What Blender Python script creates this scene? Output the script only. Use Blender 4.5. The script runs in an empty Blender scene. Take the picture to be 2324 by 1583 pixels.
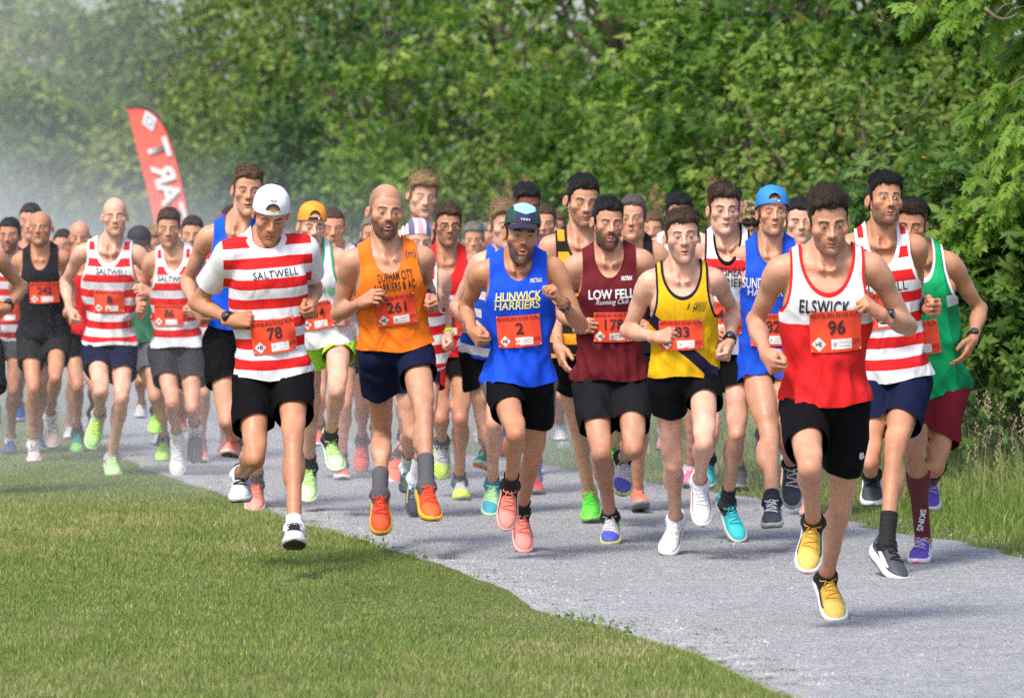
import bpy, math, random, time
import numpy as np
from mathutils import Vector, Matrix
from mathutils.bvhtree import BVHTree
T0 = time.time()
rng = np.random.default_rng(7)
random.seed(7)
scene = bpy.context.scene
COL = scene.collection
# ------------------------------------------------------------------ camera
FPX, WPX, CXP, YH, CAMH = 10611.0, 2324.0, 1162.0, 495.0, 1.6   # photograph measured at 2324 px wide
cam_d = bpy.data.cameras.new("camera")
cam = bpy.data.objects.new("camera", cam_d); COL.objects.link(cam)
cam.location = (0, 0, CAMH); cam.rotation_euler = (math.radians(90), 0, 0)
cam_d.sensor_width = 36.0; cam_d.lens = 36.0 * FPX / WPX
cam_d.shift_y = -(791.5 - YH) / WPX
cam_d.clip_start = 0.5; cam_d.clip_end = 2000
cam_d.dof.use_dof = True; cam_d.dof.focus_distance = 20.3; cam_d.dof.aperture_fstop = 5.6
scene.camera = cam
# ------------------------------------------------------------------ light
SUN_EL, SUN_AZ = 52.0, 208.0     # azimuth measured clockwise from +Y seen from above
world = bpy.data.worlds.new("World"); scene.world = world; world.use_nodes = True
nt = world.node_tree
sky = nt.nodes.new("ShaderNodeTexSky"); sky.sky_type = 'NISHITA'; sky.sun_disc = False
sky.sun_elevation = math.radians(SUN_EL); sky.sun_rotation = math.radians(SUN_AZ)
sky.air_density = 1.0; sky.dust_density = 3.0; sky.ozone_density = 1.0
bgn = nt.nodes["Background"]; bgn.inputs[1].default_value = 0.15
nt.links.new(sky.outputs[0], bgn.inputs[0])
sun_d = bpy.data.lights.new("sun", 'SUN'); sun = bpy.data.objects.new("sun", sun_d); COL.objects.link(sun)
sun_d.energy = 2.2; sun_d.angle = math.radians(14.0); sun_d.color = (1.0, 0.95, 0.86)
_a, _e = math.radians(SUN_AZ), math.radians(SUN_EL)
SUNV = Vector((math.sin(_a) * math.cos(_e), math.cos(_a) * math.cos(_e), math.sin(_e)))
sun.rotation_euler = SUNV.to_track_quat('Z', 'Y').to_euler()
vs = scene.view_settings
scene.display_settings.display_device = 'sRGB'
vs.view_transform = 'Standard'; vs.look = 'None'; vs.exposure = 0.68; vs.gamma = 1.0; vs.use_curve_mapping = False
scene.cycles.use_denoising = False; scene.cycles.use_adaptive_sampling = False
scene.cycles.max_bounces = 6; scene.cycles.diffuse_bounces = 3; scene.cycles.glossy_bounces = 2
scene.cycles.transmission_bounces = 3; scene.cycles.transparent_max_bounces = 6; scene.cycles.volume_bounces = 1
scene.cycles.caustics_reflective = False; scene.cycles.caustics_refractive = False
scene.cycles.sample_clamp_indirect = 6.0

def world_pt(px, py, Y):
    return np.array(((px - CXP) * Y / FPX, Y, CAMH - (py - YH) * Y / FPX))
def ground_pt(px, py):
    Y = CAMH * FPX / (py - YH)
    return np.array(((px - CXP) * Y / FPX, Y, 0.0))
# ------------------------------------------------------------------ mesh helpers
def make_mesh(name, V, F, smooth=True):
    """V (n,3); F an (m,3) / (m,4) int array or a list of such arrays"""
    if isinstance(F, np.ndarray): F = [F]
    F = [f for f in F if len(f)]
    me = bpy.data.meshes.new(name)
    V = np.ascontiguousarray(V, dtype=np.float32)
    me.vertices.add(len(V)); me.vertices.foreach_set("co", V.ravel())
    tot = sum(f.size for f in F); npoly = sum(len(f) for f in F)
    me.loops.add(tot); me.polygons.add(npoly)
    me.loops.foreach_set("vertex_index", np.concatenate([f.ravel() for f in F]).astype(np.int32) if F else np.zeros(0, np.int32))
    st, o = [], 0
    for f in F:
        st.append(o + np.arange(len(f)) * f.shape[1]); o += f.size
    if F: me.polygons.foreach_set("loop_start", np.concatenate(st).astype(np.int32))
    me.update(calc_edges=True)
    if smooth: me.shade_smooth()
    return me
def attr(me, name, A):
    A = np.asarray(A, dtype=np.float32)
    if A.ndim == 1:
        a = me.attributes.new(name, 'FLOAT', 'POINT'); a.data.foreach_set("value", A)
    elif A.shape[1] == 3:
        a = me.attributes.new(name, 'FLOAT_VECTOR', 'POINT'); a.data.foreach_set("vector", np.ascontiguousarray(A).ravel())
    else:
        a = me.attributes.new(name, 'FLOAT_COLOR', 'POINT'); a.data.foreach_set("color", np.ascontiguousarray(A).ravel())
def add(name, me, m=None, parent=None, label=None, cat=None, group=None, kind=None, loc=None, mat4=None, objmat=False):
    o = bpy.data.objects.new(name, me); COL.objects.link(o)
    if parent is not None: o.parent = parent
    if loc is not None: o.location = loc
    if mat4 is not None: o.matrix_basis = mat4
    if m is not None and me is not None:
        if objmat:
            if len(me.materials) == 0: me.materials.append(None)
            o.material_slots[0].link = 'OBJECT'; o.material_slots[0].material = m
        elif len(me.materials) == 0: me.materials.append(m)
    if label: o["label"] = label
    if cat: o["category"] = cat
    if group: o["group"] = group
    if kind: o["kind"] = kind
    return o
def thing(name, loc, label, cat, group=None):
    return add(name, None, None, None, label, cat, group, None, loc)
def join(parts):
    Vs, Fs, o = [], {}, 0
    for V, F in parts:
        for f in (F if isinstance(F, list) else [F]):
            if len(f): Fs.setdefault(f.shape[1], []).append(f + o)
        Vs.append(V); o += len(V)
    return np.concatenate(Vs), [np.concatenate(v) for v in Fs.values()]
def tube(pts, rad, n=8, cap=True):
    pts = np.asarray(pts, float); m = len(pts)
    rad = np.broadcast_to(np.asarray(rad, float), (m,))
    t = np.gradient(pts, axis=0); t /= np.linalg.norm(t, axis=1)[:, None] + 1e-12
    ref = np.array((0, 0, 1.0)) if abs(t[0][2]) < .9 else np.array((1.0, 0, 0))
    V = []
    a = np.linspace(0, 2 * np.pi, n, endpoint=False)
    for i in range(m):
        x = np.cross(ref, t[i]); x /= np.linalg.norm(x) + 1e-12
        y = np.cross(t[i], x); ref = -np.cross(x, t[i]) if False else ref
        V.append(pts[i] + rad[i] * (np.cos(a)[:, None] * x + np.sin(a)[:, None] * y))
    V = np.concatenate(V)
    F = []
    for i in range(m - 1):
        for j in range(n):
            k = (j + 1) % n
            F.append((i * n + j, i * n + k, (i + 1) * n + k, (i + 1) * n + j))
    F = [np.array(F)]
    if cap:
        T = [(0, j + 1, j) for j in range(1, n - 1)] + [((m - 1) * n, (m - 1) * n + j, (m - 1) * n + j + 1) for j in range(1, n - 1)]
        F.append(np.array(T))
    return V, F
def box(c, s, ax=None):
    c = np.asarray(c, float); s = np.asarray(s, float) / 2
    P = np.array([(i, j, k) for i in (-1, 1) for j in (-1, 1) for k in (-1, 1)]) * s
    if ax is not None: P = P @ np.asarray(ax)
    return P + c, np.array([(0, 1, 3, 2), (4, 6, 7, 5), (0, 4, 5, 1), (2, 3, 7, 6), (0, 2, 6, 4), (1, 5, 7, 3)])
def grid_faces(nu, nv, wrap=False):
    F = []
    for i in range(nu - 1):
        for j in range(nv if wrap else nv - 1):
            k = (j + 1) % nv
            F.append((i * nv + j, i * nv + k, (i + 1) * nv + k, (i + 1) * nv + j))
    return np.array(F)
def tris_of(F):
    out = []
    for f in (F if isinstance(F, list) else [F]):
        if f.shape[1] == 3: out.append(f)
        else: out += [f[:, [0, 1, 2]], f[:, [0, 2, 3]]]
    return np.concatenate(out)
def clip(VA, T, f):
    """Keep the part of a triangle mesh where f > 0, cut cleanly along f = 0. VA holds positions and any attributes."""
    ins = f > 0; n = ins[T].sum(1)
    full = T[n == 3]; new = [full]; extra = []; base = len(VA)
    pairs = {}
    def cut(a, b):
        t = f[a] / (f[a] - f[b]); return VA[a] + (VA[b] - VA[a]) * t[:, None]
    for want in (1, 2):
        S = T[n == want]
        if not len(S): continue
        lone = np.argmax(ins[S] if want == 1 else ~ins[S], axis=1)
        r = np.arange(len(S))
        a, b, c = S[r, lone], S[r, (lone + 1) % 3], S[r, (lone + 2) % 3]
        def eid(p, q):
            lo, hi = np.minimum(p, q), np.maximum(p, q)
            return lo.astype(np.int64) * base + hi
        pairs[want] = (a, b, c, eid(a, b), eid(a, c))
    ids = [p[i] for p in pairs.values() for i in (3, 4)]
    if ids:
        u = np.unique(np.concatenate(ids)); lo, hi = u // base, u % base
        extra = cut(lo, hi)
        pos = lambda e: base + np.searchsorted(u, e)
        if 1 in pairs:
            a, b, c, e1, e2 = pairs[1]; new.append(np.stack((a, pos(e1), pos(e2)), 1))
        if 2 in pairs:
            a, b, c, e1, e2 = pairs[2]; p1, p2 = pos(e1), pos(e2)
            new += [np.stack((p1, b, c), 1), np.stack((p1, c, p2), 1)]
        VA = np.concatenate((VA, extra))
    T = np.concatenate(new)
    used = np.zeros(len(VA), bool); used[T.ravel()] = True
    m = np.cumsum(used) - 1
    return VA[used], m[T]
# ------------------------------------------------------------------ implicit surfaces
class Field:
    def __init__(s, lo, hi, h):
        s.lo = np.asarray(lo, np.float32); s.h = h
        s.n = np.ceil((np.asarray(hi) - s.lo) / h).astype(int) + 1
        s.F = np.full(s.n, 0.3, np.float32)
        s.ax = [s.lo[i] + h * np.arange(s.n[i], dtype=np.float32) for i in range(3)]
    def sub(s, lo, hi):
        i0 = np.clip(np.floor((lo - s.lo) / s.h).astype(int), 0, s.n); i1 = np.clip(np.ceil((hi - s.lo) / s.h).astype(int) + 1, 0, s.n)
        if (i1 <= i0).any(): return None, None
        sl = tuple(slice(i0[i], i1[i]) for i in range(3))
        return sl, (s.ax[0][sl[0]][:, None, None], s.ax[1][sl[1]][None, :, None], s.ax[2][sl[2]][None, None, :])
    def put(s, sl, d, k, carve=False):
        if carve:                                  # smooth subtraction
            a = s.F[sl]; hh = np.clip(.5 - .5 * (a + d) / k, 0, 1)
            s.F[sl] = a + (-d - a) * hh + k * hh * (1 - hh)
        else:
            a = s.F[sl]; hh = np.clip(.5 + .5 * (a - d) / k, 0, 1)
            s.F[sl] = a + (d - a) * hh - k * hh * (1 - hh)
    def cone(s, a, b, r1, r2, k=.02, carve=False, grow=0.0):
        a = np.asarray(a, np.float32); b = np.asarray(b, np.float32); r1 += grow; r2 += grow
        m = max(r1, r2) + k + 2.5 * s.h
        sl, P = s.sub(np.minimum(a, b) - m, np.maximum(a, b) + m)
        if sl is None: return
        ba = b - a; l2 = float(ba @ ba) + 1e-12
        p = [P[i] - a[i] for i in range(3)]
        t = np.clip((p[0] * ba[0] + p[1] * ba[1] + p[2] * ba[2]) / l2, 0, 1)
        d = np.sqrt((p[0] - ba[0] * t) ** 2 + (p[1] - ba[1] * t) ** 2 + (p[2] - ba[2] * t) ** 2) - (r1 + (r2 - r1) * t)
        s.put(sl, d.astype(np.float32), k, carve)
    def ell(s, c, r, M=None, k=.02, carve=False, grow=0.0):
        """M rows: the three axis directions"""
        c = np.asarray(c, np.float32); r = np.asarray(r, np.float32) + grow
        M = np.eye(3, dtype=np.float32) if M is None else np.asarray(M, np.float32)
        m = np.sqrt(((M * r[:, None]) ** 2).sum(0)) + k + 2.5 * s.h
        sl, P = s.sub(c - m, c + m)
        if sl is None: return
        p = [P[i] - c[i] for i in range(3)]
        q = [(p[0] * M[j, 0] + p[1] * M[j, 1] + p[2] * M[j, 2]) / r[j] for j in range(3)]
        k0 = np.sqrt(q[0] ** 2 + q[1] ** 2 + q[2] ** 2)
        k1 = np.sqrt((q[0] / r[0]) ** 2 + (q[1] / r[1]) ** 2 + (q[2] / r[2]) ** 2) + 1e-9
        s.put(sl, (k0 * (k0 - 1) / k1).astype(np.float32), k, carve)
    def mesh(s, iso=0.0):
        F = s.F - iso
        S = F < 0
        c = np.zeros(s.n - 1, np.int8)
        for dx in (0, 1):
            for dy in (0, 1):
                for dz in (0, 1):
                    c += S[dx:s.n[0] - 1 + dx, dy:s.n[1] - 1 + dy, dz:s.n[2] - 1 + dz]
        I = np.argwhere((c > 0) & (c < 8))
        ids = np.full(s.n - 1, -1, np.int32); ids[I[:, 0], I[:, 1], I[:, 2]] = np.arange(len(I))
        pos = np.zeros((len(I), 3), np.float32); cnt = np.zeros(len(I), np.float32)
        cor = [(0, 0, 0), (1, 0, 0), (0, 1, 0), (1, 1, 0), (0, 0, 1), (1, 0, 1), (0, 1, 1), (1, 1, 1)]
        val = [F[I[:, 0] + a, I[:, 1] + b, I[:, 2] + d] for a, b, d in cor]
        for i in range(8):
            for j in range(i + 1, 8):
                A, B = np.array(cor[i]), np.array(cor[j])
                if abs(A - B).sum() != 1: continue
                x = (val[i] < 0) != (val[j] < 0)
                t = val[i] / (val[i] - val[j] + 1e-20)
                pos[x] += (A + t[x, None] * (B - A)); cnt += x
        V = s.lo + s.h * (I + pos / np.maximum(cnt, 1)[:, None])
        Q = []
        for axx in range(3):
            o1, o2 = (axx + 1) % 3, (axx + 2) % 3
            sa = [slice(None)] * 3; sb = [slice(None)] * 3
            sa[axx] = slice(0, -1); sb[axx] = slice(1, None)
            A, B = S[tuple(sa)], S[tuple(sb)]
            E = np.argwhere(A != B)
            E = E[(E[:, o1] > 0) & (E[:, o2] > 0) & (E[:, o1] < s.n[o1] - 1) & (E[:, o2] < s.n[o2] - 1)]
            flip = A[E[:, 0], E[:, 1], E[:, 2]]
            def g(d1, d2):
                X = E.copy(); X[:, o1] -= d1; X[:, o2] -= d2
                return ids[X[:, 0], X[:, 1], X[:, 2]]
            q = np.stack((g(1, 1), g(0, 1), g(0, 0), g(1, 0)), 1)
            q[~flip] = q[~flip][:, ::-1]
            Q.append(q)
        Q = np.concatenate(Q)
        return V.astype(np.float32), Q[(Q >= 0).all(1)]
def vnormals(V, T):
    N = np.zeros_like(V)
    n = np.cross(V[T[:, 1]] - V[T[:, 0]], V[T[:, 2]] - V[T[:, 0]])
    for i in range(3): np.add.at(N, T[:, i], n)
    return N / (np.linalg.norm(N, axis=1)[:, None] + 1e-12)
def wob(P, seed, freq, n=7):
    """smooth pseudo-noise, about -1..1"""
    r = np.random.default_rng(seed); out = 0
    for i in range(n):
        d = r.normal(size=3); d /= np.linalg.norm(d)
        out = out + np.sin(P @ (d * freq * r.uniform(.6, 1.7)) + r.uniform(0, 6.28))
    return out / math.sqrt(n) * .8
def nrm(v):
    v = np.asarray(v, float); return v / (np.linalg.norm(v) + 1e-12)
def sst(x, a, b):
    t = np.clip((x - a) / (b - a), 0, 1); return t * t * (3 - 2 * t)
# ------------------------------------------------------------------ materials
MATS = {}
def srgb(h):
    h = h.lstrip('#'); c = [int(h[i:i + 2], 16) / 255 for i in (0, 2, 4)]
    return tuple(x / 12.92 if x <= .04045 else ((x + .055) / 1.055) ** 2.4 for x in c)
class NB:
    """small node-tree builder"""
    def __init__(s, name):
        s.m = bpy.data.materials.new(name); s.m.use_nodes = True; s.t = s.m.node_tree
        s.bsdf = s.t.nodes["Principled BSDF"]; s.out = s.t.nodes["Material Output"]
    def n(s, typ, **kw):
        n = s.t.nodes.new("ShaderNode" + typ)
        for k, v in kw.items(): setattr(n, k, v)
        return n
    def set(s, sock, v):
        if hasattr(v, 'links') or isinstance(v, bpy.types.NodeSocket): s.t.links.new(v, sock)
        else: sock.default_value = (*v, 1) if isinstance(v, tuple) and len(v) == 3 and sock.type == 'RGBA' else v
    def math(s, op, a, b=0.0, c=None):
        n = s.n("Math", operation=op); s.set(n.inputs[0], a); s.set(n.inputs[1], b)
        if c is not None: s.set(n.inputs[2], c)
        return n.outputs[0]
    def mix(s, f, a, b, blend='MIX'):
        n = s.n("Mix", data_type='RGBA', blend_type=blend)
        s.set(n.inputs[0], f); s.set(n.inputs[6], a); s.set(n.inputs[7], b); return n.outputs[2]
    def attr(s, name):
        return s.n("Attribute", attribute_name=name)
    def sep(s, v):
        n = s.n("SeparateXYZ"); s.set(n.inputs[0], v); return n.outputs
    def noise(s, scale, detail=3, rough=.5, vec=None, dist=0.0):
        n = s.n("TexNoise"); n.inputs["Scale"].default_value = scale; n.inputs["Detail"].default_value = detail
        n.inputs["Roughness"].default_value = rough; n.inputs["Distortion"].default_value = dist
        s.set(n.inputs["Vector"], vec if vec is not None else s.coord()); return n.outputs[0]
    def coord(s, which="Object"):
        if not hasattr(s, '_c'): s._c = s.n("TexCoord")
        return s._c.outputs[which]
    def mapping(s, vec, scale):
        n = s.n("Mapping"); s.set(n.inputs[0], vec); n.inputs[3].default_value = scale; return n.outputs[0]
    def ramp(s, f, stops, interp='LINEAR'):
        n = s.n("ValToRGB"); s.set(n.inputs[0], f); cr = n.color_ramp; cr.interpolation = interp
        while len(cr.elements) < len(stops): cr.elements.new(.5)
        for e, (p, c) in zip(cr.elements, stops): e.position = p; e.color = (*c, 1) if len(c) == 3 else c
        return n.outputs[0]
    def bump(s, h, strength=.3, dist=.01):
        n = s.n("Bump"); n.inputs["Strength"].default_value = strength; n.inputs["Distance"].default_value = dist
        s.set(n.inputs["Height"], h); s.t.links.new(n.outputs[0], s.bsdf.inputs["Normal"])
    def p(s, **kw):
        for k, v in kw.items(): s.set(s.bsdf.inputs[k.replace('_', ' ')], v)
        return s.m
def flat(name, col, rough=.6, metal=0.0, var=.12, scale=60.0, bump=0.0, spec=.5):
    """plain surface with a little grain"""
    key = (name, col, rough)
    if key in MATS: return MATS[key]
    b = NB(name); n = b.noise(scale, 3)
    c2 = tuple(x * (1 - var) for x in col); c3 = tuple(min(1, x * (1 + var) + .002) for x in col)
    b.p(Base_Color=b.ramp(n, [(.3, c2), (.7, c3)]), Roughness=rough, Metallic=metal, Specular_IOR_Level=spec)
    if bump: b.bump(n, bump, .003)
    MATS[key] = b.m; return b.m
# ------------------------------------------------------------------ people: heads, hands, shoes, hair
def head_field(h, mouth):
    f = Field((-.105, -.145, -.20), (.105, .13, .145), h)
    f.ell((0, .014, .036), (.0765, .097, .087), k=.02)
    f.ell((0, -.026, .045), (.068, .064, .063), k=.02)
    f.ell((0, -.036, -.018), (.0615, .055, .068), k=.025)
    for s in (-1, 1):
        f.cone((s * .047, .010, -.034), (s * .038, -.014, -.078), .019, .0165, k=.03)
        f.cone((s * .038, -.014, -.078), (s * .013, -.073, -.100), .0165, .0150, k=.03)
        f.ell((s * .050, -.052, -.016), (.019, .022, .014), k=.025)
    f.ell((0, -.080, -.101), (.020, .016, .017), k=.02)
    f.ell((0, -.03, -.078), (.047, .047, .032), k=.03)
    for s in (-1, 1):
        f.ell((s * .0315, -.0965, .002), (.0185, .0100, .0115), k=.012, carve=True)
        f.cone((s * .014, -.0880, .0235), (s * .046, -.0760, .0235), .0065, .0055, k=.014)
        f.ell((s * .0315, -.0735, .001), (.0145, .0145, .0135), k=.005)                 # eyelids over the eyeball
        f.cone((s * .020, -.0865, .0085), (s * .044, -.0815, .0085), .0028, .0028, k=.004)   # upper lid fold
        f.ell((s * .042, -.085, -.045), (.014, .008, .014), k=.02, carve=True)          # hollow of the cheek
    f.cone((0, -.0870, .017), (0, -.1105, -.023), .0075, .0098, k=.010)
    f.cone((0, -.088, -.0255), (0, -.1085, -.0265), .0105, .0092, k=.008)
    for s in (-1, 1):
        f.ell((s * .0128, -.0965, -.0280), (.0075, .0105, .0075), k=.006)
        f.ell((s * .0070, -.102, -.0365), (.0042, .006, .0035), k=.004, carve=True)
    f.ell((0, -.074, -.058), (.034, .022, .028), k=.02)
    f.cone((0, -.1, -.040), (0, -.1, -.053), .003, .0035, k=.006, carve=True)
    o = .0012 + .0026 * mouth
    for s in (-1, 1):
        f.cone((0, -.0955, -.0585 + .001 * mouth), (s * .0255, -.0825, -.0635), .0048, .0028, k=.006)
        f.cone((0, -.0935, -.0695 - .003 * mouth), (s * .0235, -.0825, -.065 - .001 * mouth), .0060, .0030, k=.006)
    f.ell((0, -.0975, -.0645 - .001 * mouth), (.0215, .013, o), k=.003, carve=True)
    f.ell((0, -.1, -.0795 - .004 * mouth), (.018, .008, .005), k=.010, carve=True)
    for s in (-1, 1):
        M = np.array([[s * .9, -.42, 0], [s * .42, .88, .22], [0, -.2, .97]]); M = np.linalg.qr(M.T)[0].T
        f.ell((s * .084, .016, -.004), (.008, .018, .029), M, k=.006)
        f.ell((s * .092, .012, -.002), (.0065, .011, .018), M, k=.005, carve=True)
    f.cone((0, .020, -.06), (0, .046, -.19), .053, .046, k=.03)
    return f
_HEAD = {}
def head_mesh(lod, mouth):
    key = (lod, mouth)
    if key not in _HEAD:
        f = head_field((.0041, .0064, .009)[lod], mouth)
        V, Q = f.mesh()
        Q = Q[(V[Q][:, :, 2] > -.188).any(1)]
        _HEAD[key] = (V, Q)
    return _HEAD[key]
def hairline(y, rec=0.0):
    xs = [-.13, -.085, -.066, -.050, -.034, -.020, -.008, .004, .020, .034, .05, .075, .13]
    zs = [.078 + rec, .074 + rec, .064 + rec, .040 + rec * .6, .028, -.016, -.020, .018, .034, .028, -.02, -.05, -.055]
    return np.interp(y, xs, zs)
def head_colors(V, S):
    """painted skin: lips, brows, beard, stubble, redness. S: look of the person"""
    x, y, z = V[:, 0], V[:, 1], V[:, 2]; ax = np.abs(x); N = len(V)
    m = S.get('mouth', 0)
    sk = np.array(S['skin']); C = np.tile(sk, (N, 1))
    red = sk * np.array((1.08, .66, .60)); bc = np.array(S['browc']); bd = np.array(S.get('beardc', S['browc']))
    def mixin(w, c):
        nonlocal C
        w = np.clip(w, 0, 1)[:, None]; C = C * (1 - w) + np.asarray(c) * w
    g = lambda cx, cy, cz, r: np.exp(-((ax - cx) ** 2 + (y - cy) ** 2 + (z - cz) ** 2) / r ** 2)
    ru = S.get('ruddy', .3)
    mixin(ru * (.85 * g(.042, -.07, -.028, .026) + .8 * g(0, -.115, -.025, .016) + .55 * g(.083, .015, 0, .03)), red)
    mixin(ru * .35 * sst(z, .02, .06) * (y < -.04), red)
    noi = np.random.default_rng(5).random(N) * 1.1
    if S.get('stubble', 0) or S.get('beard', 0):
        zone = sst(-z, .028 + .002 * ax / .07, .046) * sst(.028 - y, 0, .02) * sst(z, -.145, -.118)
        side = sst(-(z), -.03, .0) * sst(ax, .058, .066) * ((y > -.032) & (y < -.006)) * (z > -.05)
        must = sst(-z, .037, .043) * (ax < .034) * (y < -.075) * (z > -.062)
        bare = np.exp(-((ax - .036) ** 2 / .019 ** 2 + (z + .032) ** 2 / .016 ** 2)) * (y < -.04)
        w = np.clip(np.maximum(zone * (1 - bare * .9), np.maximum(side, must * .85)), 0, 1)
        lip = ((ax / .023) ** 2 + ((z + .066) / .011) ** 2 < 1) & (y < -.08)
        w = w * ~lip
        mixin(w * (S.get('stubble', 0) * (.70 + .5 * noi)), bd * .6 + sk * .10)
        mixin(w * (S.get('beard', 0) * (.95 + .25 * noi)), bd * .6)
    lw = ((ax / .0265) ** 2 + ((z + .0645 + .002 * m) / (.0100 + .003 * m)) ** 2 < 1) & (y < -.082) & (y > -.125)
    mixin(lw * .60, sk * np.array((.88, .50, .48)))
    op = ((ax / .0205) ** 2 + ((z + .0645 + .001 * m) / (.0020 + .0028 * m)) ** 2 < 1) & (y < -.075)
    mixin(op * 1.0, (.035, .012, .010))
    nost = ((ax - .0070) ** 2 / .0045 ** 2 + (z + .0365) ** 2 / .0035 ** 2 < 1) & (y < -.09)
    mixin(nost * .8, sk * np.array((.25, .14, .12)))
    bz = .0265 + S.get('browz', 0) - (ax - .034) ** 2 * 9.0
    bw = sst(.0064 - np.abs(z - bz), 0, .0024) * sst(ax, .010, .015) * sst(.056 - ax, 0, .01) * (y < -.045)
    mixin(bw * (.92 + .08 * noi) * S.get('browd', 1.0), bc * .45)
    cr = np.exp(-((z - .0098 + (ax - .0315) ** 2 * 14) / .0022) ** 2) * (np.abs(ax - .0315) < .0165) * (y < -.06)  # upper lid crease, its shade painted into the skin as a dark line
    mixin(cr * .55, sk * np.array((.42, .28, .24)))
    lid = np.exp(-(((ax - .0315) / .018) ** 2 + ((z - .001) / .013) ** 2) ** 2) * (y < -.06)
    mixin(lid * .12, sk * np.array((.82, .60, .55)))
    if S.get('shut'):
        li = sst(.0016 - np.abs(z + .0035 + ((ax - .0315) ** 2) * -6 + .0035 * 0), -.0012, .0006) * (np.abs(ax - .0315) < .0145) * (y < -.07)
        mixin(li * .85, (.03, .018, .014))
    hs = S.get('scalp', 0)
    if hs:
        wz = sst(z - hairline(y, S.get('rec', 0)), -.004, .010) * (ax < .079)
        bald = np.exp(-((x / .05) ** 2 + ((y - .0) / .10) ** 2 + ((z - .125) / .045) ** 2)) * S.get('baldtop', 0)
        mixin(wz * hs * (1 - np.clip(bald * 1.3, 0, 1)), np.array(S.get('hairc', S['browc'])) * .9)
    return C
_EYE = {}
def eye_mesh():
    """an almond of eyeball between the lids, iris and lashes by its own coordinates"""
    if 'm' not in _EYE:
        nu, nv = 15, 7; r = .0157; V = []; UV = []
        for i in range(nu):
            u = -1 + 2 * i / (nu - 1)
            up = .33 * (1 - abs(u) ** 2.2) ** .8; lo = -.36 * (1 - abs(u) ** 2.4) ** .9
            for j in range(nv):
                w = j / (nv - 1); e = lo + (up - lo) * w; a = u * 1.02
                V.append((r * math.sin(a) * math.cos(e), -r * math.cos(a) * math.cos(e), r * math.sin(e) * 1.0))
                UV.append((a * r, e * r, w))
        me = make_mesh("eye", np.array(V), grid_faces(nu, nv)[:, ::-1]); attr(me, "pat", np.array(UV)); _EYE['m'] = me
    return _EYE['m']
def eye_mat(iris):
    key = ('eye', iris)
    if key not in MATS:
        b = NB("eye"); s = b.sep(b.attr("pat").outputs["Vector"])
        d = b.math('SQRT', b.math('ADD', b.math('POWER', s[0], 2.0), b.math('POWER', b.math('SUBTRACT', s[1], .0004), 2.0)))
        c = b.ramp(b.math('MULTIPLY', d, 100.0), [(.0, (.005, .005, .005)), (.24, (.006, .006, .006)), (.30, iris), (.54, tuple(x * .45 for x in iris)), (.60, (.36, .32, .30)), (1, (.30, .24, .22))])
        lash = b.math('GREATER_THAN', s[2], .82)
        c = b.mix(lash, c, (.02, .013, .010))
        MATS[key] = b.p(Base_Color=c, Roughness=.12)
    return MATS[key]
# ---- skin
def skin_mat(hairy):
    key = ('skin', hairy)
    if key not in MATS:
        b = NB("skin"); a = b.attr("col").outputs["Color"]
        n1 = b.noise(16, 4); n2 = b.noise(130, 3)
        c = b.mix(b.math('MULTIPLY', b.math('SUBTRACT', n1, .42), 1.2), a, (.40, .13, .09))
        c = b.mix(b.math('MULTIPLY', b.ramp(n2, [(.5, (0, 0, 0)), (.75, (1, 1, 1))]), .22), c, b.mix(1.0, c, (.78, .62, .55), 'MULTIPLY'))
        leg = b.attr("leg").outputs["Fac"]
        hv = b.mapping(b.coord(), (150, 150, 22)); hn = b.noise(3.2, 4, .65, hv, 1.4)
        hw = b.math('MULTIPLY', b.ramp(hn, [(.50, (0, 0, 0)), (.62, (1, 1, 1))]), b.math('MULTIPLY', leg, hairy * .55))
        c = b.mix(hw, c, (.055, .032, .020))
        b.p(Base_Color=c, Roughness=b.ramp(n1, [(.3, (.40,) * 3), (.7, (.56,) * 3)]), Subsurface_Weight=.06, Subsurface_Scale=.003, Specular_IOR_Level=.42)
        b.bsdf.inputs["Subsurface Radius"].default_value = (1.0, .35, .2)
        b.bump(b.math('ADD', b.noise(260, 2), b.math('MULTIPLY', b.noise(38, 3), .8)), .16, .004); MATS[key] = b.m
    return MATS[key]
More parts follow.
